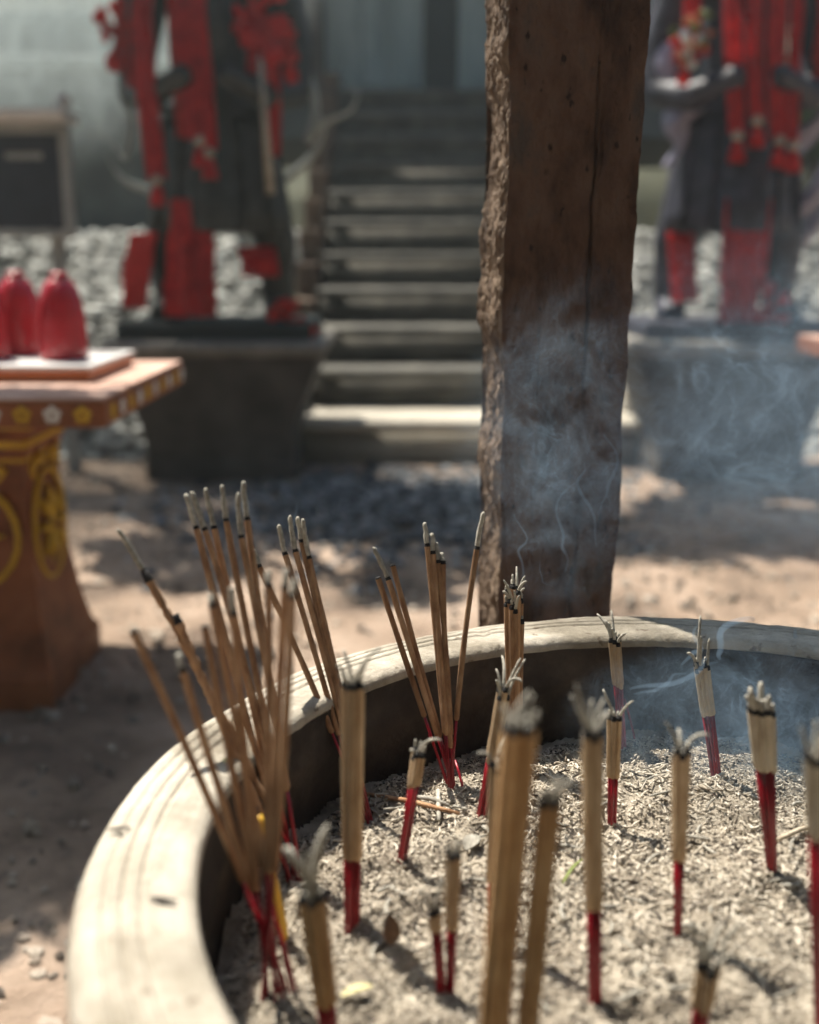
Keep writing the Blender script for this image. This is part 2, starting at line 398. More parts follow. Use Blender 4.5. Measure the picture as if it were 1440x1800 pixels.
D0, RUN, RISE, NSTEP = 5.40, .33, .20, 11
SX0, SX1 = -.53, 1.12
st = empty('staircase', (0.3, D0, 0)); tag(st, kind='structure')
rs = random.Random(2)
for k in range(NSTEP):
    mb = MB(); y0 = D0 + k * RUN - (.16 if k == 0 else 0); z1 = (k + 1) * RISE
    x0, x1 = (SX0 - .14, SX1 + .22) if k == 0 else (SX0, SX1)
    mb.box((x0 + .01, y0 + .035, z1 - RISE - (.05 if k == 0 else 0)), (x1 - .01, y0 + RUN + .2 + (.16 if k == 0 else 0), z1 - .05))
    # tread slab with a rounded, slightly worn nosing
    prof = [(.0, -.055)] + [(-.0275 * math.sin(a) + .012, -.0275 - .0275 * math.cos(a)) for a in np.linspace(0.2, math.pi - .05, 9)] + [(.05, 0.0)]
    nx = 24; o = len(mb.v); P = len(prof) + 1
    for i in range(nx + 1):
        x = x0 + (x1 - x0) * i / nx; w = rs.uniform(-.004, .004)
        for (py, pz) in prof: mb.v.append((x, y0 + py + w, z1 + pz + w * .4))
        mb.v.append((x, y0 + RUN + .16 + (.16 if k == 0 else 0), z1 + w * .3))
    for i in range(nx):
        for j in range(P - 1):
            a = o + i * P + j; mb.f.append((a, a + 1, a + P + 1, a + P)); mb.m.append(0)
    ob = mb.build('step', M['block'] if k == 0 else M['step'], st, True, origin=(0.3, D0, 0))  # lowest step takes the pale stone, standing in for sunlight
for sx in (SX0 - .145, SX1 + .015):
    mb = MB()
    for k in range(NSTEP):
        y0 = D0 + .12 + k * RUN; zt = (k + 1) * RISE + .14
        mb.box((sx, y0 + .001 * k, -.05), (sx + .13, y0 + RUN, zt), bevel=.012)
    mb.build('cheek_wall', M['brownstone'], st, False, origin=(0.3, D0, 0))
mb = MB(); mb.box((-6, D0 + NSTEP * RUN + .15, 1.9), (7, 12.5, NSTEP * RISE - .006)); tag(mb.build('landing_terrace', M['terrace']), kind='structure')

# banks of pale rubble either side of the stairs
def bank(name, xa, xb, seed):
    def bz(x, y): return np.clip((y - 5.45) * .72, 0, 1.12)
    xs = np.linspace(xa, xb, 60); ys = np.concatenate([np.linspace(5.40, 8.6, 60)])
    X, Y = np.meshgrid(xs, ys); Z = bz(X, Y) + .05 * fbm(X * 3, Y * 3, 0, 3, seed) - .06
    ny, nx = X.shape; i = np.arange((ny - 1) * (nx - 1)); r = i // (nx - 1) * nx + i % (nx - 1)
    b = np_mesh(name, np.stack([X, Y, Z], -1).reshape(-1, 3), np.stack([r, r + 1, r + nx + 1, r + nx], 1), M['rubble'])
    tag(b, kind='structure')
    def f(r_, n):
        x = r_.uniform(xa, xb, n); y = r_.uniform(5.4, 7.6, n); s = r_.uniform(.018, .06, n)
        return x, y, bz(x, y) - .03 + s * .3, s
    side = 'left' if xa < 0 else 'right'
    stones('rubble', 5200, f, M['rubble'], 'pale broken rubble covering the bank %s of the stairs' % side, 'rubble', seed)
bank('bank', -4.2, SX0 - .17, 11)
bank('bank', SX1 + .18, 4.6, 12)

def make_hill():
    xs = np.linspace(-30, 30, 80); ys = np.linspace(8.4, 40, 60); X, Y = np.meshgrid(xs, ys)
    Z = np.clip((Y - 9.5) * .5, 0, 9) + .4 * fbm(X * .5, Y * .5, 0, 3, 5) + np.where(np.abs(X - .3) < 4.5, np.clip((12.6 - Y) * -0, -9, 0), .8)
    Z = np.where((np.abs(X - .3) < 5.2) & (Y < 12.4), -.5, Z)
    ny, nx = X.shape; i = np.arange((ny - 1) * (nx - 1)); r = i // (nx - 1) * nx + i % (nx - 1)
    tag(np_mesh('hillside', np.stack([X, Y, Z], -1).reshape(-1, 3), np.stack([r, r + 1, r + nx + 1, r + nx], 1), M['hill']), kind='structure')
make_hill()

# ---------------------------------------------------------------- temple front above the stairs
def temple():
    t = empty('temple', (.3, 9.6, NSTEP * RISE)); O = (.3, 9.6, NSTEP * RISE); z0 = NSTEP * RISE - .006
    def part(name, a, b, m, par=t, bev=.012):
        mb = MB(); mb.box(a, b, bevel=bev); return mb.build(name, m, par, origin=O)
    part('wall', (-1.9, 10.12, z0), (3.0, 10.3, z0 + 3.2), M['terrace'], bev=0)
    for x in (-1.75, -.85, 1.5, 2.8):
        mb = MB(); mb.tube([(x, 9.75, z0), (x, 9.75, z0 + .12), (x, 9.75, z0 + .14), (x, 9.75, z0 + 3.0)], [.16, .16, .11, .10], 16); mb.build('column', M['brownstone'], t, True, O)
    # two door leaves with a dark gap between
    for x0, x1 in ((-.72, .12), (.42, 1.22)):
        d = part('door', (x0, 10.0, z0 + .02), (x1, 10.06, z0 + 2.4), M['door'])
        w = (x1 - x0)
        for i in range(3):
            xa = x0 + .05 + i * (w - .1) / 3
            part('panel', (xa + .015, 9.975, z0 + .2), (xa + (w - .1) / 3 - .015, 10.002, z0 + 2.2), M['door'], d)
    part('dark_gap_panel', (.12, 10.09, z0 + .02), (.42, 10.118, z0 + 2.4), M['dark'], bev=0)  # solid panel, the shade of the gap put into its dark colour
    part('lintel', (-.95, 9.93, z0 + 2.42), (1.6, 10.1, z0 + 2.62), M['brownstone'])
    for x in (1.75,):
        w_ = part('window', (x, 10.02, z0 + .7), (x + 1.0, 10.1, z0 + 2.0), M['door'])
        for i in range(6): part('window_bar', (x + .1 + i * .15, 9.99, z0 + .75), (x + .14 + i * .15, 10.018, z0 + 1.95), M['brownstone'], w_)
    r = MB(); r.add([(-2.1, 9.3, z0 + 3.2), (3.3, 9.3, z0 + 3.2), (3.3, 11.0, z0 + 4.1), (-2.1, 11.0, z0 + 4.1), (-2.1, 9.3, z0 + 3.32), (3.3, 9.3, z0 + 3.32), (3.3, 11.0, z0 + 4.25), (-2.1, 11.0, z0 + 4.25)],
          [(0, 3, 2, 1), (4, 5, 6, 7), (0, 1, 5, 4), (1, 2, 6, 5), (2, 3, 7, 6), (3, 0, 4, 7)])
    r.build('roof', M['brownstone'], t, origin=O)
    tag(t, 'weathered grey green temple front with tall panelled doors at the head of the stairs', 'temple')
temple()
# stepped terrace walls at the left, their copings in the light
for i, (yy, zt, lab) in enumerate(((7.7, 2.27, 'low grey terrace wall with a lit coping left of the stairs, the nearer of two'), (8.7, 2.75, 'higher grey terrace wall behind the nearer one, left of the stairs'))):
    w = empty('terrace_wall', (-3, yy, 0))
    mb = MB(); mb.box((-6, yy, -.1), (-1.35 - .35 * i, yy + .3, zt - .1)); mb.build('wall', M['terrace'], w, origin=(-3, yy, 0))
    for k in range(6):
        x = -6 + k * .74
        if x + .72 > -1.3 - .35 * i: break
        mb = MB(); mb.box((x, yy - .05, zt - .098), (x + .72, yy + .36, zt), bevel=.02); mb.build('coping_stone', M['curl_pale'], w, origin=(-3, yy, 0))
    tag(w, lab, 'wall')

# ---------------------------------------------------------------- trees
def tree(name, label, base, h, crown_c, crown_r, nleaf, leaf, seed, nclump=26, group='trees around the temple yard'):
    rng = np.random.default_rng(seed); rr = random.Random(seed)
    t = empty(name, base); cc = Vector(crown_c); b = Vector(base)
    mb = MB(); mid = b.lerp(cc, .55) + Vector((rr.uniform(-.2, .2), rr.uniform(-.2, .2), 0)); mid.z = b.z + (cc.z - b.z) * .6
    mb.tube([b - Vector((0, 0, .1)), b + Vector((0, 0, .3)), b.lerp(mid, .5), mid, cc], [.22, .17, .14, .11, .05], 10)
    for k in range(9):
        a = rr.uniform(0, 6.28); e = cc + Vector((math.cos(a) * crown_r[0] * .8, math.sin(a) * crown_r[1] * .8, rr.uniform(-.4, .5) * crown_r[2]))
        s = mid.lerp(cc, rr.uniform(0, .8)); mb.tube([s, s.lerp(e, .5) + Vector((0, 0, .2)), e], [.06, .04, .012], 6)
    mb.build('trunk', M['bark'], t, True, tuple(base))
    # leaves: small folded quads in uneven clumps through the crown volume
    d = rng.normal(size=(nclump, 3)); d /= np.linalg.norm(d, axis=1)[:, None]
    cl = np.array(crown_c) + d * (rng.uniform(.35, 1, (nclump, 1)) ** .6) * np.array(crown_r)
    cr_ = rng.uniform(.22, .48, nclump) * min(crown_r)
    idx = rng.integers(0, nclump, nleaf)
    p = cl[idx] + rng.normal(size=(nleaf, 3)) * cr_[idx][:, None] * np.array([.62, .62, .42])
    u = rng.normal(size=(nleaf, 3)); u /= np.linalg.norm(u, axis=1)[:, None]
    w = np.cross(u, rng.normal(size=(nleaf, 3))); w /= np.linalg.norm(w, axis=1)[:, None]
    s = leaf * rng.uniform(.6, 1.3, (nleaf, 1))
    V = np.stack([p - u * s, p + w * s * .42 + u * s * .1, p + u * s, p - w * s * .42 + u * s * .1], 1).reshape(-1, 3) - np.array(base)
    Fq = np.arange(nleaf * 4).reshape(-1, 4)
    np_mesh('crown', V, Fq, M['leaf'], t, smooth=False)
    tag(t, label, 'tree', group)
tree('broadleaf_tree', 'leafy tree beyond the violet statue at the right edge, pale light between its leaves', (3.3, 8.4, 1.0), 4, (2.85, 7.9, 2.5), (.42, .4, 1.0), 4200, .05, 21)
tree('broadleaf_tree', 'tree far behind the terrace walls beyond the left edge', (-8.2, 12.6, 2.0), 4, (-8.0, 12.4, 4.6), (2.0, 1.5, 2.0), 8000, .08, 22)
# unseen trees added above the picture, crowns placed to shade the ground
tree('unseen_shade_tree', 'tall thin unseen tree, its crown placed to shade the ground before the stairs', (-4.2, 7.0, .9), 7, (-1.35, 6.25, 5.2), (1.15, .45, .45), 5200, .09, 23, 24)
tree('unseen_shade_tree', 'low spreading tree, unseen, added to dapple the ground behind the painted table', (-3.2, 5.2, 0), 4, (-1.45, 5.15, 3.2), (.85, .65, .3), 3000, .08, 24, 20)
tree('added_shade_tree', 'young leaning tree, unseen, added to shade the ground by the burner', (-2.9, 2.9, 0), 4, (-1.66, 3.12, 3.2), (.50, .32, .3), 2600, .08, 25, 16)
# unseen trees added around the viewer to cut the sky light
for k, (x, y, lab) in enumerate(((-3.6, -3.6, 'dense unseen tree added to block sky light, behind the viewer on the left'), (.4, -4.4, 'dense unseen tree added to block sky light, straight behind the viewer'), (4.4, -3.4, 'dense unseen tree added to block sky light, behind the viewer on the right'), (6.2, 1.5, 'dense unseen tree added to block sky light, off to the right of the burner'), (-6.4, .5, 'dense unseen tree added to block sky light, off to the left of the burner'))):
    tree('sky_blocker_tree', lab, (x, y, 0), 6, (x, y, 3.4), (2.5, 2.0, 3.0), 9000, .16, 50 + k, 60)

# ---------------------------------------------------------------- pedestals and guardian statues
PED_Y0 = 4.72
def pedestal(cx, label):
    p = empty('pedestal', (cx, 5.1, 0)); O = (cx, 5.1, 0)
    mb = MB(); mb.loft([(cx, 5.12, -.03, .335, .30), (cx, 5.12, .06, .335, .30), (cx, 5.12, .09, .325, .29), (cx, 5.12, .20, .335, .30), (cx, 5.12, .34, .375, .335), (cx, 5.12, .46, .425, .375), (cx, 5.12, .555, .465, .405)]); mb.build('body', M['pedestal'], p, origin=O)
    mb = MB(); mb.box((cx - .495, 5.12 - .43, .557), (cx + .495, 5.12 + .43, .625), bevel=.030); mb.build('rim_slab', M['rimslab'], p, True, origin=O)
    tag(p, label, 'pedestal', 'pedestals flanking the stairs')
CXL, CXR = -.86, 1.46
pedestal(CXL, 'dark flared stone pedestal left of the stairs, behind the painted table')
pedestal(CXR, 'dark flared stone pedestal right of the wooden post, behind drifting smoke')

def remeshed(name, mb, m, parent, origin, vox=.016):
    o = mb.build(name, m, None, True); md = o.modifiers.new('r', 'REMESH'); md.mode = 'VOXEL'; md.voxel_size = vox; md.use_smooth_shade = True
    sm = o.modifiers.new('s', 'SMOOTH'); sm.factor = .5; sm.iterations = 4
    dg = bpy.context.evaluated_depsgraph_get(); me = bpy.data.meshes.new_from_object(o.evaluated_get(dg))
    old = o.data; o.modifiers.clear(); o.data = me; bpy.data.meshes.remove(old); me.name = name
    if not me.materials: me.materials.append(m)
    me.transform(Matrix.Translation(-Vector(origin))); o.parent = parent
    return o

def statue(cx, left):
    Z = .625; Y = 5.10; O = (cx, Y, Z)
    S = empty('guardian_statue', O)
    def P(dx, dy, dz): return (cx + dx, Y + dy, Z + dz)
    body = M['bronze_olive'] if left else M['bronze_blue']; curl = M['curl_pale'] if left else M['curl_violet']
    mb = MB(); mb.box(P(-.43, -.33, .0005), P(.43, .33, .075), bevel=.015); mb.build('plinth', M['bronze_blue'] if not left else M['dark'], S, origin=O)
    b = MB(); b.ribbon  # body: one continuous figure in armour
    for s in (-1, 1):
        b.tube([P(s * .27, -.14, .10), P(s * .255, -.02, .11), P(s * .25, .06, .12)], [.055, .075, .06], 12)                       # boot
        b.tube([P(s * .25, .03, .09), P(s * .25, .02, .26), P(s * .245, .0, .42), P(s * .22, -.02, .52), P(s * .17, 0, .68), P(s * .11, 0, .86)], [.07, .082, .10, .105, .125, .15], 14)
        b.tube([P(s * .17, 0, 1.52), P(s * .29, .0, 1.46), P(s * .35, .02, 1.24), P(s * .34, -.03, 1.06), P(s * .25, -.20, 1.02), P(s * .12, -.26, 1.08)], [.10, .11, .095, .085, .065, .05], 12)
        b.ico(P(s * .10, -.27, 1.09), .055, 2); b.ico(P(s * .28, .0, 1.50), (.13, .12, .09), 2)
    b.tube([P(0, .02, .46), P(0, .02, .60), P(0, .01, .90), P(0, .0, 1.08), P(0, 0, 1.30), P(0, 0, 1.48), P(0, 0, 1.58)], [.33, .325, .255, .22, .25, .23, .09], 18, squash=(1, .62))
    b.tube([P(0, 0, 1.54), P(0, -.01, 1.68)], [.075, .07], 12); b.ico(P(0, -.015, 1.74), (.092, .11, .125), 3)
    b.ico(P(0, -.118, 1.735), (.02, .03, .034), 2); b.ico(P(0, -.095, 1.785), (.06, .03, .014), 2); b.ico(P(0, -.10, 1.66), (.045, .04, .06), 2)
    for s in (-1, 1): b.ico(P(s * .095, .0, 1.74), (.018, .03, .04), 2)
    b.tube([P(0, 0, 1.80), P(0, 0, 1.88), P(0, 0, 1.96), P(0, 0, 2.02)], [.115, .09, .035, .012], 14)
    b.tube([P(-.235, .0, .98), P(0, -.175, .97), P(.235, 0, .98)], [.035, .05, .035], 8)
    remeshed('body', b, body, S, O)
    # armour skirt plates
    for k in range(6):
        a = -1.15 + k * .46; mb = MB(); x, y = .27 * math.sin(a), -.20 * math.cos(a)
        mb.ribbon([P(x * .9, y * .9, .94), P(x * 1.05, y * 1.05, .75), P(x * 1.18, y * 1.15, .47)], [.11, .13, .15], (math.cos(a), math.sin(a), 0), .02, fold=.004, seed=k, n=6)
        mb.build('armour_plate', body, S, True, O)
    # flying scarf ends, curled
    cv = [[(.36, .02, 1.30), (.44, .03, 1.02), (.40, .02, .86), (.47, .0, .93), (.60, -.02, .99), (.63, -.02, 1.06), (.59, -.02, 1.09)],
          [(.24, .03, .66), (.40, .03, .78), (.48, .02, .92), (.44, .0, .98)],
          [(-.36, .02, 1.30), (-.42, .0, 1.08), (-.37, -.05, .94), (-.41, -.05, .78), (-.47, -.03, .86), (-.58, -.02, .90)],
          [(-.30, .02, .64), (-.44, .02, .70), (-.50, 0, .80)]]
    if not left:
        cv = [[(.18, .02, .52), (.30, -.02, .56), (.40, -.04, .70), (.42, -.05, .84), (.35, -.05, .90), (.31, -.05, .83)],
              [(.16, .02, 1.0), (.22, -.04, .86), (.30, -.06, .88), (.40, -.06, 1.0), (.47, -.06, 1.06), (.50, -.06, 1.01)],
              [(.30, .04, .40), (.46, .0, .60), (.52, -.02, .80)],
              [(-.26, .02, 1.34), (-.36, -.04, 1.18), (-.29, -.09, 1.0), (-.26, -.10, .86), (-.33, -.08, .74)],
              [(-.24, -.06, 1.0), (-.31, -.12, .92), (-.29, -.13, .84)]]
    for k, c in enumerate(cv):
        mb = MB(); pts = [Vector(P(*q)) for q in c]; q = []
        n = 22
        for i in range(n + 1):
            t = i / n * (len(pts) - 1); j = min(int(t), len(pts) - 2); a = t - j
            p0 = pts[max(j - 1, 0)]; p1 = pts[j]; p2 = pts[j + 1]; p3 = pts[min(j + 2, len(pts) - 1)]
            q.append(.5 * (2 * p1 + (p2 - p0) * a + (2 * p0 - 5 * p1 + 4 * p2 - p3) * a * a + (3 * p1 - p0 - 3 * p2 + p3) * a ** 3))
        r0 = .040 if left else .105
        mb.tube(q, [r0 * (1 - .72 * i / n) * (.6 + .4 * math.sin(math.pi * min(1, i / n + .3))) for i in range(n + 1)], 10, squash=(1, .55))
        mb.build('scarf_end', curl, S, True, O)
    # red votive cloth
    rcl = random.Random(40 + left)
    def cloth(name, pts, w, side=(1, 0, 0), m='cloth', fold=.012, th=.008, sd=0, n=14):
        mb = MB(); mb.ribbon([P(*q) for q in pts], w, side, th, fold=fold, seed=sd, n=n); return mb.build(name, M[m], S, True, O)
    def tassel(par, p, w=.05):
        mb = MB(); mb.ico(P(p[0], p[1], p[2] + .055), .024, 2); mb.build('bead', M['tassel'], par, True, O)
        mb = MB(); mb.tube([P(p[0], p[1], p[2] + .04), P(p[0], p[1], p[2]), P(p[0], p[1] - .005, p[2] - .05)], [.012, w * .55, w * .7], 10); mb.build('tassel', M['cloth'], par, True, O)
    if left:
        a = cloth('sash', [(-.13, -.05, 1.60), (-.24, -.22, 1.45), (-.25, -.27, 1.2), (-.24, -.27, .95), (-.22, -.27, .68)], .085, sd=1); tassel(a, (-.22, -.275, .62))
        a = cloth('sash', [(-.05, -.06, 1.60), (-.09, -.24, 1.42), (-.08, -.26, 1.15), (-.04, -.26, .84)], .10, sd=2); tassel(a, (-.03, -.27, .78))
        a = cloth('sash', [(.02, -.06, 1.60), (-.02, -.25, 1.4), (.0, -.27, 1.1), (.01, -.27, .80)], .07, sd=3); tassel(a, (.01, -.28, .73))
        cloth('apron_cloth', [(-.08, -.26, .60), (-.09, -.29, .36), (-.10, -.28, .10)], [.17, .20, .23], fold=.02, sd=4)
        cloth('apron_cloth', [(-.02, -.27, .56), (-.03, -.30, .34), (-.04, -.30, .16)], [.08, .10, .10], fold=.02, sd=9)
        cloth('knee_wrap', [(-.325, -.11, .46), (-.36, -.13, .30), (-.385, -.14, .13)], [.17, .20, .19], side=(.80, -.60, 0), m='clothsunlit', fold=.015, sd=5)
        cloth('knee_wrap', [(.17, -.11, .40), (.19, -.14, .33), (.19, -.14, .27)], .17, m='cloth', fold=.012, sd=6)
        for k in range(3):
            x = -.32 + k * .10; cloth('sash', [(x * .5, -.08, 1.62), (x, -.235, 1.5), (x - .01, -.26, 1.3 - .03 * k), (x + .01, -.262, 1.05 - .10 * k)], .032, m='cloth' if k % 2 else 'clothsunlit', fold=.014, sd=60 + k)
        r_ = cloth('ribbon', [(.22, -.15, 1.36), (.27, -.22, 1.15), (.28, -.22, .95), (.27, -.2, .78)], .065, m='clothsunlit', sd=7)
        cloth('ribbon', [(.22, -.14, 1.38), (.20, -.2, 1.2), (.19, -.2, 1.08)], .05, m='cloth', sd=8)
        bows = [(-.40, -.06, 1.30, .10, 'clothsunlit'), (.20, -.18, 1.36, .13, 'cloth'), (.32, -.16, 1.22, .08, 'clothsunlit'), (.33, -.24, .06 + .03, .09, 'clothsunlit')]
        mb = MB(); mb.tube([P(.235, -.25, 1.16), P(.25, -.26, .9), P(.26, -.24, .62)], [.012, .014, .02], 8); mb.build('staff', M['tassel'], S, True, O)
    else:
        for k, (x0, x1, w, zt) in enumerate(((-.12, -.07, .075, .80), (-.03, .01, .07, .86), (.06, .11, .08, .78), (.14, .17, .05, .76))):
            a = cloth('sash', [(x0 * .6, -.06, 1.60), (x0, -.24, 1.44), (x0 * .7 + x1 * .3, -.27, 1.15), (x1, -.27, zt + .06)], w, sd=k + 20); tassel(a, (x1, -.275, zt), .055)
        cloth('apron_cloth', [(-.0, -.26, .60), (-.01, -.29, .36), (-.02, -.29, .06)], [.20, .20, .16], fold=.02, sd=24)
        cloth('knee_wrap', [(-.25, -.12, .46), (-.24, -.15, .3), (-.22, -.15, .16)], .12, fold=.015, sd=25)
        cloth('ribbon', [(-.30, -.18, 1.62), (-.28, -.22, 1.4), (-.27, -.22, 1.2)], .07, sd=26)
        cloth('ribbon', [(.30, -.1, 1.5), (.31, -.14, 1.35), (.30, -.12, 1.17)], .06, m='clothsunlit', sd=27)
        bows = [(-.30, -.24, 1.18, .075, 'clothsunlit'), (.10, -.27, .13, .085, 'clothsunlit'), (.31, -.16, 1.14, .05, 'clothsunlit')]
        rr = random.Random(5); mb = MB()
        for k in range(26): mb.ico(P(-.29 + rr.gauss(0, .035), -.30 + rr.gauss(0, .02), 1.22 + rr.gauss(0, .05)), rr.uniform(.012, .024), 1, .2, rr, k % 3)
        mb.build('flower_garland', [M['white'], M['greenleaf'], M['orange']], S, False, O)
    for k, (x, y, z, r, m) in enumerate(bows):
        mb = MB()
        for j in range(7):
            rj = random.Random(j * 7 + k); a = j * .9 + k + rj.uniform(-.5, .5); e = Vector((math.cos(a), -.25, math.sin(a) * 1.15 - .15)) * rj.uniform(.55, 1.5)
            c = Vector(P(x, y, z)); mb.ribbon([c, c + e * r * .7 + Vector((0, -.03, 0)), c + e * r], [r * .25, r * .75, r * .6], Vector((0, 1, 0)).cross(e), .006, fold=.008, seed=j, n=6)
        mb.build('bow', M[m], S, True, O)
    tag(S, 'dark olive guardian statue hung with red sashes on the pedestal left of the stairs' if left else
        'violet guardian statue hung with red sashes on the pedestal right of the post', 'statue', 'guardian statues flanking the stairs')
statue(CXL, True); statue(CXR, False)

# added block by the right pedestal, sunlight put into its pale colour
mb = MB(); mb.box((1.10, 5.50, .196), (1.26, 5.64, .66), bevel=.012)
tag(mb.build('sunlit_tone_block', M['block'], origin=(1.18, 5.57, .2)), 'added block coloured cream for the sunlit step end between the post and the right pedestal', 'block')

# ---------------------------------------------------------------- inscription board at the left
def board():
    yb = 5.0; O = (-1.85, yb, .0); B = empty('notice_board', O)
    a = at_y(-60, 235, yb); c = at_y(114, 402, yb)
    mb = MB(); mb.box((a.x, yb, c.z), (c.x, yb + .03, a.z), bevel=.004); mb.build('panel', M['board'], B, origin=O)
    fr = MB(); fr.box((c.x + .002, yb - .012, c.z - .04), (c.x + .045, yb + .045, a.z + .04), bevel=.004); fr.box((a.x - .05, yb - .012, c.z - .04), (a.x - .002, yb + .045, a.z + .04), bevel=.004)
    fr.box((a.x, yb - .010, a.z + .002), (c.x, yb + .043, a.z + .037), bevel=.004); fr.box((a.x, yb - .010, c.z - .037), (c.x, yb + .043, c.z - .002), bevel=.004); fr.build('frame', M['frame'], B, origin=O)
    mb = MB(); mb.box((a.x - .1, yb - .10, a.z + .045), (c.x + .06, yb + .14, a.z + .10), bevel=.012); mb.build('ledge', M['white'], B, origin=O)
    mb = MB(); q = at_y(108, 180, yb); mb.ico((q.x, yb + .02, a.z + .10 + .038), .036, 3); mb.build('finial', M['white'], B, True, O)
    for x in (a.x + .05, c.x - .05):
        mb = MB(); mb.box((x - .03, yb + .032, -.05), (x + .03, yb + .075, c.z + .1), bevel=.004); mb.build('leg', M['frame'], B, origin=O)
    mb = MB(); q0 = at_y(10, 268, yb); q1 = at_y(75, 280, yb); mb.box((q0.x, yb - .004, q1.z), (q1.x, yb + .002, q0.z)); mb.build('faded_line', M['frame'], B, origin=O)
    tag(B, 'dark notice board in a grey frame under a white ledge at the left edge', 'notice board')
board()

# ---------------------------------------------------------------- painted tables, tray, jars
TZ = .71
def make_table():
    O = (-1.2, 2.6, 0); T = empty('painted_table', O)
    x0, x1, y0, y1 = -2.0, -.625, 2.2, 3.0
    mb = MB(); mb.box((x0, y0, TZ - .062), (x1, y1, TZ - .006), bevel=.006); mb.build('edge_slab', M['terra'], T, origin=O)
    mb = MB(); mb.box((x0 + .004, y0 + .004, TZ - .005), (x1 - .004, y1 - .004, TZ), bevel=.001); mb.build('table_top', M['tabletop'], T, origin=O)
    def flower(c, u, n, col, r=.019):
        mb = MB(); u = Vector(u); n = Vector(n); w = Vector((0, 0, 1)); c = Vector(c) + n * .001
        for k in range(5):
            a = k * 1.2566 + .3; p = c + (u * math.cos(a) + w * math.sin(a)) * r * .62
            vs = [p + n * .004] + [p + (u * math.cos(b) + w * math.sin(b)) * r * .42 for b in np.linspace(0, 6.28, 7)[:-1]]
            mb.add(vs, [(0, i + 1, (i + 1) % 6 + 1) for i in range(6)])
        return mb.build('painted_flower', M[col], T, origin=O)
    for k in range(18):
        flower((x1 - .045 - k * .062, y0 - .001, TZ - .034), (1, 0, 0), (0, -1, 0), 'white' if k % 2 else 'yellow')
    for k in range(10):
        flower((x1 + .001, y0 + .06 + k * .078, TZ - .034), (0, 1, 0), (1, 0, 0), 'white' if k % 2 else 'yellow')
    for cx in (-1.01, -1.68):
        cy = 2.48
        L = empty('leg', (0, 0, 0)); L.parent = T
        mb = MB()
        mb.loft([(cx, cy, -.03, .20, .20), (cx, cy, .06, .20, .20), (cx, cy, .08, .19, .18), (cx, cy, .16, .175, .155), (cx, cy, .28, .16, .13), (cx, cy, .45, .15, .12), (cx, cy, .55, .155, .125), (cx, cy, .575, .165, .135), (cx, cy, .60, .165, .135),
                 (cx, cy, .615, .18, .15), (cx, cy, .648, .18, .15)])
        mb.build('leg_body', M['terra'], L, origin=O)
        for z, hx, hy in ((.632, .182, .152), (.588, .167, .137), (.555, .1575, .1275)):
            m2 = MB(); m2.box((cx - hx, cy - hy, z - .008), (cx + hx, cy + hy, z + .008)); m2.build('painted_band', M['yellow'], L, origin=O)
        # ochre relief scrolls and rosette on the front and right side
        for (u, n, c) in (((1, 0, 0), (0, -1, 0), Vector((cx, cy - .126, .38))), ((0, 1, 0), (1, 0, 0), Vector((cx + .156, cy, .38)))):
            u = Vector(u); n = Vector(n); w = Vector((0, 0, 1)); m3 = MB(); u = u * (1 if u.x else .8)
            for k in range(8):
                a = k * .785; q = c + (u * math.cos(a) + w * math.sin(a) * .9) * .06
                m3.tube([c + n * .004, q + n * .012, c + (u * math.cos(a) + w * math.sin(a)) * .10 + n * .004], [.004, .02, .004], 6, squash=(1, .6))
            m3.tube([c + u * (.13 * math.cos(t)) + w * (.13 * math.sin(t)) + n * .004 for t in np.linspace(0, 6.28, 24)], .007, 6, caps=False)
            for s in (-1, 1): m3.tube([c + u * s * .02 + w * .15, c + u * s * .07 + w * .17 + n * .006, c + u * s * .11 + w * .145, c + u * s * .09 + w * .12], [.012, .014, .011, .005], 6)
            m3.build('relief_rosette', M['yellow'], L, True, O)
    return T
tab = make_table(); tag(tab, 'painted terracotta altar table with ochre reliefs and flowered edge at the left', 'table', 'painted altar tables')
tab2 = copy_tree(tab); tab2.location = (2.215, 3.60, 0)
tag(tab2, 'second painted altar table, only its orange corner showing at the right edge', 'table', 'painted altar tables')

def tray():
    O = (-1.1, 2.68, TZ); T = empty('tray', O); x0, x1, y0, y1 = -1.5, -.735, 2.48, 2.88
    mb = MB(); mb.box((x0, y0, TZ + .0015), (x1, y1, TZ + .012)); mb.build('tray_base', M['orange'], T, origin=O)
    w = MB()
    for a, b in (((x0, y0), (x1, y0 + .012)), ((x0, y1 - .012), (x1, y1)), ((x0, y0 + .0125), (x0 + .012, y1 - .0125)), ((x1 - .012, y0 + .0125), (x1, y1 - .0125))):
        w.box((a[0], a[1], TZ + .0125), (b[0], b[1], TZ + .028))
    w.build('tray_wall', M['orange'], T, origin=O)
    r = MB()
    for a, b in (((x0 - .008, y0 - .008), (x1 + .008, y0 + .02)), ((x0 - .008, y1 - .02), (x1 + .008, y1 + .008)), ((x0 - .008, y0 + .0205), (x0 + .02, y1 - .0205)), ((x1 - .02, y0 + .0205), (x1 + .008, y1 - .0205))):
        r.box((a[0], a[1], TZ + .0285), (b[0], b[1], TZ + .038))
    r.build('tray_rim', M['tray'], T, origin=O)
    mb = MB(); mb.box((x0 + .0205, y0 + .0205, TZ + .022), (x1 - .0205, y1 - .0205, TZ + .032)); mb.build('liner', M['tray'], T, origin=O)
    tag(T, 'shallow orange tray with pale rim holding the red jars on the painted table', 'tray')
tray()
JP = [(113, 2.70, 'red glass jar nearest the right end of the tray'), (38, 2.82, 'second red glass jar from the right on the tray'), (-26, 2.70, 'red glass jar cut by the left edge of the picture')]
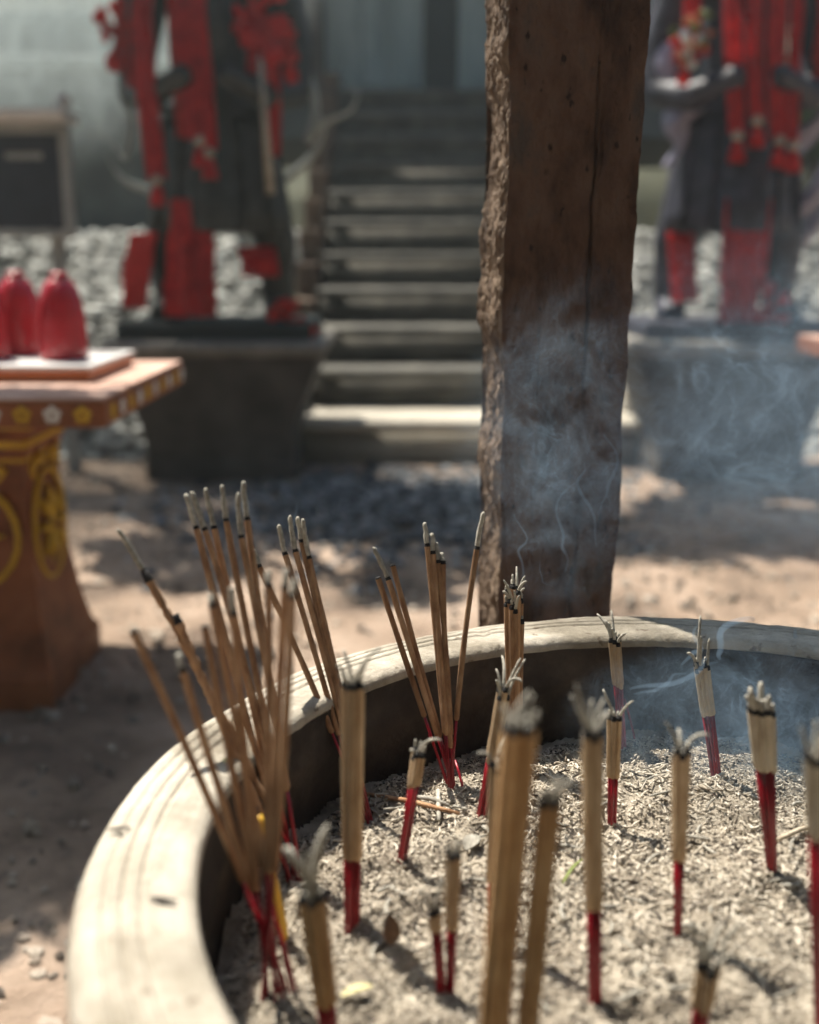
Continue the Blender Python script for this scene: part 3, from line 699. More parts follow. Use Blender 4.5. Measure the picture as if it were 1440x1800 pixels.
for k, (px, yy, lab) in enumerate(JP):
    p = at_y(px, 622, yy); zb = TZ + .0325; O = (p.x, yy, zb); J = empty('red_jar', O)
    mb = MB(); mb.lathe([(0, 0), (.054, 0), (.059, .006), (.060, .03), (.057, .10), (.051, .145), (.041, .175), (.027, .193), (.020, .197)], 28, O); mb.build('jar_body', M['redglass'], J, True, O)
    mb = MB(); mb.lathe([(.0, .2125), (.012, .2125), (.021, .208), (.023, .199), (.0, .1975)], 24, O); mb.build('jar_lid', M['redglass'], J, True, O)
    tag(J, lab, 'jar', 'red jars on the tray')

# ---------------------------------------------------------------- wooden post
def post():
    O = (.155, 1.245, 0)
    yf = 1.17
    corners = [(.101, yf, 'f'), (.184, yf - .002, 'f2'), (.2305, yf + .008, 'r'), (.232, 1.315, 'b'), (.0875, 1.32, 'l'), (.0955, 1.182, 'c')]
    cnt = {'f': 60, 'f2': 44, 'r': 40, 'b': 14, 'l': 70, 'c': 12}
    pts, kind = [], []
    for i, (x, y, k) in enumerate(corners):
        x2, y2, _ = corners[(i + 1) % len(corners)]
        for j in range(cnt[k]):
            t = j / cnt[k]; pts.append((x + (x2 - x) * t, y + (y2 - y) * t)); kind.append(k)
    pts = np.array(pts); kind = np.array(kind); n = len(pts)
    d = np.roll(pts, -1, 0) - np.roll(pts, 1, 0); nrm = np.stack([d[:, 1], -d[:, 0]], 1); nrm /= np.linalg.norm(nrm, axis=1)[:, None]
    zs = np.concatenate([np.linspace(-.1, .5, 20)[:-1], np.arange(.5, 1.32, .003), np.linspace(1.33, 2.7, 30)])
    Zg = zs[:, None] * np.ones((1, n)); Xg = np.ones((len(zs), 1)) * pts[None, :, 0]; Yg = np.ones((len(zs), 1)) * pts[None, :, 1]
    disp = .0026 * fbm(Xg * 60, Yg * 60, Zg * 16, 4, 7) + .0018 * fbm(Xg * 220, Yg * 220, Zg * 70, 3, 17)
    rag = np.exp(-(np.maximum(Xg - .094, 0) / .010) ** 2)
    disp += rag * (.005 * fbm(Xg * 70, Yg * 70, Zg * 45, 4, 27) + .0065 * np.abs(fbm(Xg * 130, Yg * 130, Zg * 130, 3, 37)) - .002)
    disp += rag * .011 * fbm(0 * Xg, 0 * Yg, Zg * 13, 3, 31)
    disp += np.where(kind == 'r', .003 * fbm(0 * Xg, 0 * Yg, Zg * 22, 3, 33), 0)
    # seam running down the face, and shorter drying checks
    for xc, wd, dp, z0, z1, sd in ((.185, .0016, .009, -1, 9, 41), (.192, .001, .003, .8, 1.3, 42), (.176, .0009, .003, .55, .95, 43), (.135, .0008, .002, .7, 1.05, 44), (.212, .0008, .002, .6, .9, 45)):
        xm = xc + .004 * fbm(0 * Zg, 0 * Zg, Zg * 7, 3, sd) + .0015 * noise3(0 * Zg, 0 * Zg, Zg * 60, sd)
        amp = np.clip(.45 + .9 * fbm(0 * Zg, 0 * Zg, Zg * 16, 2, sd + 50), 0, 1)
        disp -= np.where((Yg < 1.19) & (Zg > z0) & (Zg < z1), dp * amp * np.exp(-((Xg - xm) / wd) ** 2), 0)
    # pores and nail holes
    for (px, py, r) in ((1043, 465, .0022), (1052, 620, .0024), (1000, 590, .003), (1030, 120, .002), (906, 540, .002), (955, 300, .0016), (930, 760, .0016), (1045, 760, .002)):
        p = at_y(px, py, yf); disp -= np.where(Yg < 1.19, .006 * np.exp(-(((Xg - p.x) / r) ** 2 + ((Zg - p.z) / (r * 1.4)) ** 2)), 0)
    Xg = Xg + nrm[None, :, 0] * disp; Yg = Yg + nrm[None, :, 1] * disp
    Xg = Xg + np.clip((Xg - .10) / .13, 0, 1) * (Zg - .6) * .019
    V = np.stack([Xg, Yg, Zg], -1).reshape(-1, 3) - np.array(O)
    R = len(zs); i = np.arange((R - 1) * n); r = i // n; c = i % n; c2 = (c + 1) % n
    Fq = np.stack([r * n + c, r * n + c2, (r + 1) * n + c2, (r + 1) * n + c], 1)
    o = np_mesh('wooden_post', V, Fq, [M['wood'], M['sunlit_wood']]); o.location = O
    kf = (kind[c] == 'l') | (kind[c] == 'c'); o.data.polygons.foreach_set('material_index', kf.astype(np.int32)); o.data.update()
    tag(o, 'rough hewn dark wooden post standing behind the incense burner', 'post')
post()

# ---------------------------------------------------------------- stone incense burner
UC = Vector((.220, .620, 0)); RIM = .648; R_OUT, R_IN = .42, .349
def ash_z(x, y):
    r2 = ((x - UC.x) ** 2 + (y - UC.y) ** 2) / .345 ** 2
    return .545 + .016 * (1 - r2) + .012 * fbm(x * 13, y * 13, 0, 3, 61) + .009 * fbm(x * 40, y * 40, 0, 2, 62)
def burner():
    O = (UC.x, UC.y, 0); U = empty('incense_burner', O)
    def g(r):                                                    # grooves turned into the top of the rim
        z = 0
        for c in (.380, .3905, .4005): z -= .0026 * math.exp(-((r - c) / .0016) ** 2)
        return z
    prof = [(.20, .0), (.235, .0), (.24, .03), (.20, .07), (.21, .10), (.30, .20), (.365, .34), (.39, .45), (.385, .53), (.372, .565), (.375, .580), (.405, .596), (.416, .606)]
    for a in np.linspace(-.5, 1.45, 9): prof.append((R_OUT - .018 + .018 * math.cos(a), RIM - .022 + .020 * math.sin(a)))
    rr = np.linspace(.402, .358, 46)
    for r in rr: prof.append((r, RIM - .002 + .002 * (1 - abs((r - .38) / .03)) + g(r)))
    for a in np.linspace(.2, 1.5, 6): prof.append((.358 - .009 * math.sin(a), RIM - .002 - .009 * (1 - math.cos(a))))
    prof.append((.349, RIM - .0125))
    seg = 360; mb = MB(); mb.lathe(prof, seg, (0, 0, 0))
    V = np.array(mb.v); a = np.arctan2(V[:, 1], V[:, 0])
    nz_ = fbm(V[:, 0] * 9, V[:, 1] * 9, V[:, 2] * 9, 3, 71) * .0022 + fbm(V[:, 0] * 70, V[:, 1] * 70, V[:, 2] * 70, 3, 72) * .0009
    chip = np.clip(fbm(V[:, 0] * 40, V[:, 1] * 40, V[:, 2] * 40, 2, 73) - .5, 0, 1) * .006
    V[:, 2] += nz_ - chip * (V[:, 2] > .6); rad = np.hypot(V[:, 0], V[:, 1]); k = 1 + (nz_ * .6) / rad; V[:, 0] *= k; V[:, 1] *= k
    mb.v = [tuple(q) for q in V]
    mb.build('bowl', M['rim'], U, True)
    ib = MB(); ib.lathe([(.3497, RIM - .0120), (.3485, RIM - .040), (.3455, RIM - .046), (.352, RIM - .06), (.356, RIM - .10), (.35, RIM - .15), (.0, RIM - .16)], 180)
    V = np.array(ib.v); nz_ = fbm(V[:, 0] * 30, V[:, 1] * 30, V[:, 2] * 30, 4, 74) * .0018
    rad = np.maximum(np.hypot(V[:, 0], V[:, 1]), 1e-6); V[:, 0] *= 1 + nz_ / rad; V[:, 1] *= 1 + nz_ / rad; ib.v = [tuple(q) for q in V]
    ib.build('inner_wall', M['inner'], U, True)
    tag(U, 'large round stone incense burner with a broad pale grooved rim', 'incense burner')
burner()

def ash_bed():
    st_ = .0024; n = int(.70 / st_); g = (np.arange(n + 1) - n / 2) * st_
    X, Y = np.meshgrid(g + UC.x, g + UC.y)
    Z = ash_z(X, Y) + .0022 * fbm(X * 160, Y * 160, 0, 3, 63) + .0014 * fbm(X * 420, Y * 420, 0, 2, 64)
    inside = np.hypot(X - UC.x, Y - UC.y) < .3535
    i = np.arange(n * n); r = i // n; c = i % n; a = r * (n + 1) + c
    Fq = np.stack([a, a + 1, a + n + 2, a + n + 1], 1); ok = inside.ravel()[Fq].all(1)
    used = np.zeros((n + 1) ** 2, bool); Fk = Fq[ok]; used[Fk.ravel()] = True; mp = np.cumsum(used) - 1
    o = np_mesh('ash_bed', np.stack([X, Y, Z], -1).reshape(-1, 3)[used], mp[Fk], M['ash'])
    tag(o, 'bed of pale incense ash filling the stone burner', 'ash', kind='stuff')
ash_bed()

def bent_tubes(P, A, EL, L, RAD, CURV, sides=6, seg=4):
    """vertices and quads of many bent capped tubes lying about; A heading, EL elevation, CURV total turn"""
    n = len(P); t = np.linspace(-.5, .5, seg + 1)
    ang = A[:, None] + CURV[:, None] * t[None]
    dx = np.cos(ang) * np.cos(EL)[:, None]; dy = np.sin(ang) * np.cos(EL)[:, None]; dz = np.sin(EL)[:, None] * np.ones_like(ang)
    st_ = (L / seg)[:, None]
    def cum(d): c = np.concatenate([np.zeros((n, 1)), np.cumsum((d[:, 1:] + d[:, :-1]) / 2 * st_, 1)], 1); return c - c.mean(1, keepdims=True)
    C = np.stack([P[:, :1] + cum(dx), P[:, 1:2] + cum(dy), P[:, 2:] + cum(dz)], -1)
    T = np.stack([dx, dy, dz], -1); up = np.array([0, 0, 1.0]); U = np.cross(T, up); U /= np.maximum(np.linalg.norm(U, axis=-1, keepdims=True), 1e-6); W = np.cross(T, U)
    prof = np.array([.55] + [1.0] * (seg - 1) + [.55])
    a = np.arange(sides) * 2 * np.pi / sides
    rr = RAD[:, None] * prof[None] * np.random.default_rng(3).uniform(.8, 1.2, (n, seg + 1))
    V = C[:, :, None] + rr[:, :, None, None] * (U[:, :, None] * np.cos(a)[None, None, :, None] + W[:, :, None] * np.sin(a)[None, None, :, None])
    V = np.concatenate([V.reshape(n, -1, 3), C[:, :1] - T[:, :1] * RAD[:, None, None] * .4, C[:, -1:] + T[:, -1:] * RAD[:, None, None] * .4], 1)
    q = []
    for s in range(seg):
        for k in range(sides): k2 = (k + 1) % sides; q.append((s * sides + k, s * sides + k2, (s + 1) * sides + k2, (s + 1) * sides + k))
    nv = (seg + 1) * sides + 2; e = seg * sides
    for k in range(0, sides, 2): q.append((nv - 2, (k + 2) % sides, k + 1, k)); q.append((nv - 1, e + k, e + k + 1, e + (k + 2) % sides))
    Fq = np.array(q)[None] + (np.arange(n) * nv)[:, None, None]
    return V.reshape(-1, 3), Fq.reshape(-1, 4)

def litter():
    r = np.random.default_rng(77)
    for name, n, l0, l1, r0, r1, lift, lab in (('ash_litter', 9500, .004, .0115, .0005, .0010, .004, 'dense litter of short curled ash stubs covering the ash bed'),
                                         ('ash_crumbs', 52000, .0009, .0040, .0003, .00095, .0022, 'fine broken ash crumbs between the longer stubs')):
        x = r.uniform(-.35, .35, n * 3) + UC.x; y = r.uniform(-.35, .35, n * 3) + UC.y
        dn = fbm(x * 20, y * 20, 0, 3, 65)
        k = (np.hypot(x - UC.x, y - UC.y) < .340) & (np.abs(x) < .40 * (y + .24)) & (r.uniform(0, 1, n * 3) < np.clip(.42 + 1.7 * dn * (1 if name == 'ash_litter' else -.6), .05, 1))
        x, y = x[k][:n], y[k][:n]; m = len(x)
        RAD = r.uniform(r0, r1, m); L = r.uniform(l0, l1, m) * r.choice([.7, 1, 1, 1.25], m)
        z = ash_z(x, y) + RAD * .4 + r.uniform(-.0005, 1, m) ** 2 * lift
        V, Fq = bent_tubes(np.stack([x, y, z], 1), r.uniform(0, 6.28, m), r.normal(0, .33, m), L, RAD, r.normal(0, 1.0, m), 6, 4 if name == 'ash_litter' else 2)
        tag(np_mesh(name, V, Fq, M['litter']), lab, 'ash', kind='stuff')
litter()
rf = random.Random(9)
for k in range(60):                                              # the larger pieces that lie loose on top
    px, py = rf.uniform(640, 1420), rf.uniform(1340, 1780); p = at_z(px, py, .556); p.z = float(ash_z(np.array(p.x), np.array(p.y)))
    if math.hypot(p.x - UC.x, p.y - UC.y) > .325: continue
    L = rf.uniform(.012, .023); RAD = rf.uniform(.0009, .0016)
    V, Fq = bent_tubes(np.array([[0, 0, RAD + .0035]]), np.array([rf.uniform(0, 6.28)]), np.array([rf.gauss(0, .12)]), np.array([L]), np.array([RAD]), np.array([rf.gauss(0, .7)]), 8, 8)
    o = np_mesh('ash_fragment', V, Fq, M['ashtip']); o.location = p
    tag(o, 'long pale curl of fallen incense ash lying loose on the litter', 'ash curl', 'fallen ash curls in the burner')

# ---------------------------------------------------------------- incense
COAT_R, CORE_R = .00225, .00120
rb = random.Random(31)
def base_on_ash(px, py):
    z = .553
    for _ in range(4):
        p = at_z(px, py, z); z = float(ash_z(np.array(p.x), np.array(p.y)))
    return at_z(px, py, z)
def stick_meshes(parent, O, P0, P1, s_red, tip, coat='coat', cr=COAT_R, names=('coating', 'bamboo_core', 'ash_tip'), ragged=0.0, bend=None, sub=False):
    """P0 at the ash surface, P1 the burnt end, s_red = share of the way up where the paste begins; tip = list of points"""
    P0, P1 = Vector(P0), Vector(P1); d = P1 - P0; Ln = d.length; dn = d.normalized()
    bend = bend or Vector((0, 0, 0))
    def C(t): return P0 + d * t + bend * (4 * t * (1 - t))
    kids = []
    charlen = (.0034 if sub else .0018) / Ln
    n = 9; ts = [s_red + (1 - charlen - s_red) * i / (n - 1) for i in range(n)]
    pts = [C(s_red - .0015 / Ln)] + [C(t) for t in ts] + [C(1 - charlen * .45), C(1)]
    rad = [CORE_R * 1.15] + [cr * rb.uniform(.94, 1.06) for _ in ts] + [cr * 1.03, cr * .78]
    if ragged:
        n2 = 44; pts = [C(s_red + (1 - s_red) * i / n2) for i in range(n2 + 1)]
        rad = [cr * (1 + ragged * rb.uniform(-.35, 1)) for _ in pts]; mis = [0] * (n2 - 2) + [1, 1]
    else: mis = [0] * n + [1, 1]
    mb = MB(); mb.tube(pts, rad, 9, mis=mis)
    if ragged:
        for _ in range(26):
            t = rb.uniform(s_red + .1, 1); q = C(t); a = Vector((rb.gauss(0, 1), rb.gauss(0, .4), rb.gauss(0, .6))).normalized()
            mb.tube([q, q + a * rb.uniform(.003, .0052)], [.0008, .0002], 4)
    main = mb.build(names[0], [M[coat], M['char']], parent, True, O)
    par = main if sub else parent
    mb = MB(); c0 = C(0) - dn * .012; mb.tube([c0, C(0), C(s_red * .5), C(min(1, s_red + .01))], CORE_R, 7); mb.build(names[1], M['red'], par, True, O)
    if tip:
        n = len(tip); mb = MB(); r0 = cr * ((rb.uniform(.75, .95) if cr > .0024 else rb.uniform(.48, .70)) if sub else .92)
        t0 = Vector(tip[0]); c1 = C(1); cc = c1 + (t0 - c1).normalized() * .0011
        mb.tube([c1 - dn * .0008, cc] + [Vector(q) for q in tip], [r0 * .95, r0] + [r0 * (1 - .22 * (i + 1) / n) * rb.uniform(.90, 1.1) for i in range(n - 1)] + [r0 * .40], 7,
                mis=[1] + [0] * n); mb.build(names[2], [M['ashtip'], M['char']], par, True, O)
    return main
def curl(P, d, out, L, turn, n=8):
    """path of an ash tip that starts along d and leans over towards out"""
    P = Vector(P); d = Vector(d).normalized(); out = Vector(out); out = (out - d * out.dot(d))
    if out.length < 1e-6: out = Vector((1, 0, 0))
    out.normalize(); q = []; p = P.copy()
    for i in range(n):
        a = turn * ((i + 1) / n) ** 1.2; p = p + (d * math.cos(a) + out * math.sin(a)) * (L / n); q.append(p.copy())
    return q

# base px, burnt-end px, width at the top and at the base (px), y px where the paste begins, ash length (px), paste, label
BUN = [
 dict(b=(619, 1630), t=(621, 1196), w=(46, 29), red=1503, ash=62, n=13, coat='coatpale', lab='tall pale bundle with a long red foot standing alone beside the left fan', turn=.7, lean=.0, few=.4),
 dict(b=(706, 1516), t=(736, 1312), w=(28, 17), red=1370, ash=52, n=7, coat='coatpale', lab='short tilted bundle with a brush of grey ash, in front of the bare red sticks', turn=.75),
 dict(b=(846, 1438), t=(886, 1206), w=(25, 18), red=1326, ash=52, n=7, coat='coatpale', lab='right-leaning bundle whose ash curls beside the taller brown bundle', turn=.9),
 dict(b=(905, 1352), t=(905, 1030), w=(40, 20), red=1262, ash=34, n=8, coat='coat', lab='tall brown bundle standing before the foot of the wooden post', turn=.5, stag=.022),
 dict(b=(858, 1925), t=(914, 1268), w=(66, 46), red=1822, ash=48, n=19, coat='coatgold', lab='thick blurred bundle in front of all others at the bottom centre, the taller of two', turn=1.2, few=.3),
 dict(b=(914, 1935), t=(966, 1394), w=(42, 32), red=1840, ash=50, n=12, coat='coatgold', lab='blurred foreground bundle right beside the thickest one and shorter than it', turn=.9, few=.35),
 dict(b=(1047, 1762), t=(1043, 1280), w=(46, 24), red=1592, ash=72, n=11, coat='coatpale', lab='long pale bundle with three stubby ash ends, right of the blurred pair', turn=.35),
 dict(b=(1076, 1443), t=(1081, 1256), w=(26, 20), red=1361, ash=52, n=7, coat='coatpale', lab='glossy red footed bundle just behind the long pale one', turn=.95),
 dict(b=(1094, 1306), t=(1080, 1120), w=(24, 17), red=1202, ash=46, n=6, coat='coatpale', lab='small bundle against the far inner wall below the sunlit end of the rim', turn=.5),
 dict(b=(1259, 1364), t=(1232, 1163), w=(29, 18), red=1250, ash=58, n=7, coat='coatdust', lab='left-leaning bundle in the blue smoke with thin splayed ash fingers', turn=.7),
 dict(b=(1357, 1530), t=(1338, 1240), w=(52, 19), red=1345, ash=36, n=11, coat='coatdust', lab='pale bundle of thick sticks with rounded ash knobs at the right', turn=.35, cr=.0026),
 dict(b=(1191, 1642), t=(1199, 1312), w=(32, 13), red=1506, ash=64, n=8, coat='coatpale', lab='bundle with tightly drawn red foot and five long splayed ash fingers', turn=1.1),
 dict(b=(1222, 1850), t=(1247, 1688), w=(42, 26), red=1765, ash=80, n=9, coat='coatpale', lab='low blurred bundle at the bottom right', turn=.6, few=.6),
 dict(b=(1438, 1800), t=(1428, 1322), w=(40, 16), red=1462, ash=70, n=8, coat='coatdust', lab='pale bundle cut by the right edge of the picture', turn=.3, few=.6),
 dict(b=(586, 1850), t=(549, 1566), w=(50, 32), red=1758, ash=100, n=10, coat='coatgold', lab='blurred bundle with one large bent ash finger at the lower left of the ash', turn=.8, few=.22, finger=((575, 1452), (500, 1490))),
 dict(b=(776, 1746), t=(764, 1588), w=(26, 20), red=1626, ash=42, n=5, coat='coatpale', lab='lower half of the small forked pair near the bottom centre', turn=.6),
 dict(b=(791, 1744), t=(796, 1492), w=(27, 16), red=1625, ash=34, n=5, coat='coatpale', lab='taller half of the small forked pair near the bottom centre', turn=.2),
 dict(b=(866, 1655), t=(876, 1330), w=(30, 22), red=1540, ash=60, n=7, coat='coatpale', lab='bundle almost hidden behind the thickest foreground bundle', turn=1.1, few=.5),
]
for bi, B in enumerate(BUN):
    p0 = base_on_ash(*B['b']); p1 = at_y(B['t'][0], B['t'][1], p0.y + B.get('lean', 0.0))
    ax = (p1 - p0); H = ax.length
    pr = at_y(B['b'][0] + (B['t'][0] - B['b'][0]) * (B['b'][1] - B['red']) / (B['b'][1] - B['t'][1]), B['red'], p0.y); s_red = (pr - p0).length / H
    cr = B.get('cr', COAT_R); R1 = max(B['w'][0] * .53 * px_size(p1) - cr, .001); R0 = max(B['w'][1] * .53 * px_size(p0) - CORE_R, .001)
    O = tuple(p0); root = empty('incense_bundle', O); n = B['n']; rr = random.Random(100 + bi)
    a0 = rr.uniform(0, 6); best = None; sp_ = 2.08 * cr; want = max(4, round(.86 * ((R1 + cr) / cr) ** 2))
    for _ in range(12):
        jx, jy = rr.uniform(0, 1), rr.uniform(0, 1)
        pt = sorted((((i + j * .5 + jx) * sp_, (j * .866 + jy) * sp_) for i in range(-7, 8) for j in range(-7, 8)), key=lambda q: math.hypot(*q))[:want]
        m_ = math.hypot(*pt[-1])
        if best is None or abs(m_ - R1) < best[0]: best = (abs(m_ - R1), pt, m_)
    pt, mxr = best[1], best[2]
    for (hx, hy) in pt:
        rad = math.hypot(hx, hy) / max(mxr, 1e-6); a = math.atan2(hy, hx) + a0
        o1 = Vector((math.cos(a) * rad * R1, math.sin(a) * rad * R1, 0)); a2 = a + rr.gauss(0, .12)
        o0 = Vector((math.cos(a2) * rad * R0, math.sin(a2) * rad * R0, 0))
        q0 = p0 + o0; q1 = p1 + o1 + Vector((rr.gauss(0, .0005), rr.gauss(0, .0005), 0)) + Vector((0, 0, -abs(rr.gauss(0, B.get('stag', .0035)))))
        tip = None; keep = rr.random() < B.get('few', .66)
        if keep:
            out = o1.normalized() + Vector((rr.gauss(.15, .5), rr.gauss(0, .4), 0)); L = B['ash'] * px_size(p1) * rr.choice((.55, .8, 1.0, 1.3)) * rr.uniform(.85, 1.15)
            tip = curl(q1, (q1 - q0).normalized() + out.normalized() * rr.uniform(.05, .38), out, L, B['turn'] * rr.choice((.15, .5, .8, 1.5)))
        else:
            tip = curl(q1, q1 - q0, o1, .0045 * rr.uniform(.6, 1.5), .2, 4)
        sp = s_red + rr.gauss(0, .008)
        stick_meshes(root, O, q0, q1, sp, tip, B['coat'], cr, ('incense_stick', 'bamboo_core', 'ash_tip'), sub=True)
    for fp in B.get('finger', ()):
        q = at_y(fp[0], fp[1], p1.y - .004); mb = MB(); m_ = p1.lerp(q, .5) + Vector((0, 0, .004 if fp[0] > B['t'][0] else .002)); m_.x = p1.x * .62 + q.x * .38
        mb.tube([p1, p1.lerp(m_, .55), m_, m_.lerp(q, .6), q], [.0022, .0026, .0027, .0026, .0012], 9); mb.build('ash_tip', M['ashtip'], root, True, O)
    tag(root, B['lab'], 'incense', 'bundles of incense standing in the ash')

# loose sticks: base px, burnt-end px, ash-tip px or None, paste start y px, backward lean (m), label
LOOSE = [
 # far left fan
 ((512, 1548), (345, 926), (327, 868), 1398, .07, 'leftmost ash-tipped stick of the tall six in the left fan', 'coat', 0),
 ((518, 1546), (360, 929), (336, 864), 1396, .075, 'stick second from the left in the tall six, its ash bent left', 'coat', 0),
 ((506, 1550), (376, 926), (361, 858), 1392, .08, 'third of the tall ash-tipped sticks in the left fan', 'coat', 0),
 ((522, 1546), (397, 913), (391, 852), 1388, .08, 'fourth of the tall ash-tipped sticks, its grey tip standing apart', 'coat', 0),
 ((528, 1548), (424, 942), (419, 866), 1390, .075, 'fifth of the tall sticks, with the longest grey ash tip', 'coat', 0),
 ((531, 1545), (434, 911), (428, 846), 1386, .085, 'tallest stick of the left fan, last of the tall six', 'coat', 0),
 ((536, 1544), (253, 1003), (206, 930), 1420, .05, 'shaggy stick leaning far out to the left with a long ash tip', 'coat', .5),
 ((515, 1552), (308, 1080), None, 1430, .04, 'shaggy burnt-out stick just right of the far-leaning one', 'coat', .5),
 # near left fan
 ((500, 1735), (234, 1108), None, 1545, .03, 'outermost thin stick of the left fan with a blackened end and no ash', 'coat', 0),
 ((505, 1742), (321, 1176), (313, 1148), 1560, .02, 'blurred stick with a short grey tip crossing the pale rim', 'coat', 0),
 ((490, 1748), (360, 1100), None, 1560, .04, 'plain stick without ash behind the two short grey tips', 'coat', 0),
 ((513, 1745), (373, 1063), (370, 1045), 1560, .04, 'stick with a small round ash cap, left of the longer capped one', 'coat', 0),
 ((472, 1752), (411, 1078), (407, 1031), 1545, .04, 'stick with a finger of grey ash in the middle of the left fan', 'coat', 0),
 ((468, 1755), (473, 1027), (472, 1003), 1525, .04, 'upright stick left of the pair with hooked tips', 'coat', 0),
 ((464, 1757), (501, 1031), (504, 1000), 1522, .03, 'left stick of the upright pair with hooked ash tips', 'coat', 0),
 ((460, 1760), (514, 1047), (518, 1018), 1520, .02, 'right stick of the upright pair, its tip hooked over', 'coat', 0),
 # group behind the pale bundle
 ((648, 1448), (455, 994), (447, 965), 1287, .05, 'stick running low beneath the brown group, crossing it at the left', 'coat', 0),
 ((640, 1446), (501, 972), (491, 922), 1290, .06, 'left stick of the brown group leaning behind the pale bundle', 'coat', 0),
 ((644, 1444), (519, 967), (511, 906), 1288, .06, 'second stick of the brown group leaning behind the pale bundle', 'coat', 0),
 ((650, 1446), (530, 950), (524, 908), 1290, .065, 'third stick of the brown group, tallest of the four', 'coat', 0),
 ((654, 1444), (543, 979), (533, 912), 1286, .06, 'right stick of the brown group leaning behind the pale bundle', 'coat', 0),
 # group on the far side, before the post
 ((786, 1378), (664, 1014), None, 1258, .04, 'left-leaning stick with a burnt smoky end, far side of the burner', 'coat', 0),
 ((796, 1384), (682, 1016), (655, 962), 1290, .04, 'left-leaning stick with a pale straight ash tip, far side', 'coat', 0),
 ((799, 1382), (690, 992), None, 1292, .05, 'reddish stick without ash touching the left-leaning one, far side', 'coat', 0),
 ((790, 1386), (751, 957), (747, 918), 1286, .04, 'tallest of the four upright sticks at the far side', 'coat', 0),
 ((793, 1387), (761, 970), (760, 937), 1288, .04, 'second of the four upright sticks at the far side', 'coat', 0),
 ((796, 1387), (770, 986), (766, 953), 1290, .04, 'third of the four upright sticks, its ash hooked', 'coat', 0),
 ((799, 1386), (779, 988), (776, 972), 1312, .04, 'shortest of the four upright sticks at the far side', 'coat', 0),
 ((794, 1384), (839, 962), (851, 900), 1262, .03, 'single stick leaning right in front of the left edge of the post', 'coat', 0),
]
for li, (b, t, a, ry, lean, lab, coat, rag) in enumerate(LOOSE):
    p0 = base_on_ash(*b); p1 = at_y(t[0], t[1], p0.y + lean); O = tuple(p0); root = empty('incense_stick', O)
    H = (p1 - p0).length; s_red = max(.12, min(.6, (b[1] - ry) / (b[1] - t[1])))
    rr = random.Random(300 + li); tip = None
    if a:
        q = at_y(a[0], a[1], p1.y + .004); d = (p1 - p0).normalized(); L = (q - p1).length; tip = []
        for i in range(1, 8):
            u = i / 7; tip.append(p1 + d * L * .55 * u * (1 - u) * 1.2 + (q - p1) * u ** 1.0 + Vector((rr.gauss(0, .00025), 0, 0)))
    stick_meshes(root, O, p0, p1, s_red, tip, coat, .00245, ragged=rag, bend=Vector((rr.gauss(0, .0015), rr.gauss(0, .001), 0)))
    tag(root, lab, 'incense stick', 'loose incense sticks')
# spent bare red cores left standing
for k, (b, t, lab) in enumerate((((784, 1368), (754, 1290), 'bare red stub left of the far upright sticks'), ((813, 1382), (800, 1336), 'bare red stub right of the far upright sticks'),
        ((1116, 1300), (1098, 1228), 'bare red stub behind the glossy red bundle'), ((647, 1446), (630, 1385), 'bare red stub behind the tall pale bundle'),
        ((498, 1760), (470, 1600), 'bare red stub crossing the foot of the near left fan'), ((521, 1742), (484, 1610), 'red stub at the right foot of the near left fan'),
        ((484, 1762), (474, 1600), 'red stub between the two others at the foot of the near left fan'))):
    p0 = base_on_ash(*b); p1 = at_y(t[0], t[1], p0.y + .015); d = (p1 - p0)
    mb = MB(); mb.tube([p0 - d.normalized() * .01, p0, p0.lerp(p1, .5) + Vector((.0004, 0, 0)), p1], [CORE_R, CORE_R, CORE_R, CORE_R * .8], 7)
    tag(mb.build('incense_stub', M['red'], None, True, tuple(p0)), lab, 'incense stub', 'bare red stubs')

# yellow candle leaning in the left fan
p0 = base_on_ash(500, 1648); p1 = at_y(456, 1432, p0.y + .02); d = (p1 - p0); cn = empty('candle', tuple(p0))
mb = MB(); mb.tube([p0 - d.normalized() * .004, p0, p0.lerp(p1, .1), p0.lerp(p1, .6), p0.lerp(p1, .95), p1], [.002, .0028, .0037, .0036, .0032, .0015], 12); mb.build('wax_body', M['wax'], cn, True, tuple(p0))
mb = MB(); mb.tube([p1 - d.normalized() * .001, p1 + d.normalized() * .006], .0006, 6); mb.build('wick', M['char'], cn, True, tuple(p0))
tag(cn, 'thin yellow candle leaning among the sticks of the left fan', 'candle')

# fallen sticks, leaves and bits
def lying(name, a, b, r, m, lab, cat, z=.004, sides=7):
    p = base_on_ash(*a); q = base_on_ash(*b); p.z += z; q.z += z; mid = p.lerp(q, .5) + Vector((0, .002, .001))
    mb = MB(); mb.tube([p, p.lerp(mid, .5), mid, mid.lerp(q, .5), q], [r * .8, r, r * 1.05, r, r * .7], sides); return tag(mb.build(name, m, None, True, tuple(p)), lab, cat)
lying('fallen_stick', (636, 1402), (808, 1438), .0020, M['coat'], 'brown stick fallen across the shaded ash behind the tilted bundle', 'incense stick')
lying('fallen_stick', (730, 1412), (790, 1428), .0020, M['ashtip'], 'pale ash rod lying in the light right of the tilted bundle', 'ash rod', .006)
lying('fallen_stick', (1366, 1484), (1450, 1456), .0019, M['coatdust'], 'dusty stick fallen near the right edge of the ash', 'incense stick')
lying('fallen_stick', (770, 1398), (772, 1452), .0021, M['ashtip'], 'thick ash rod lying end on in front of the far upright sticks', 'ash rod', .005)
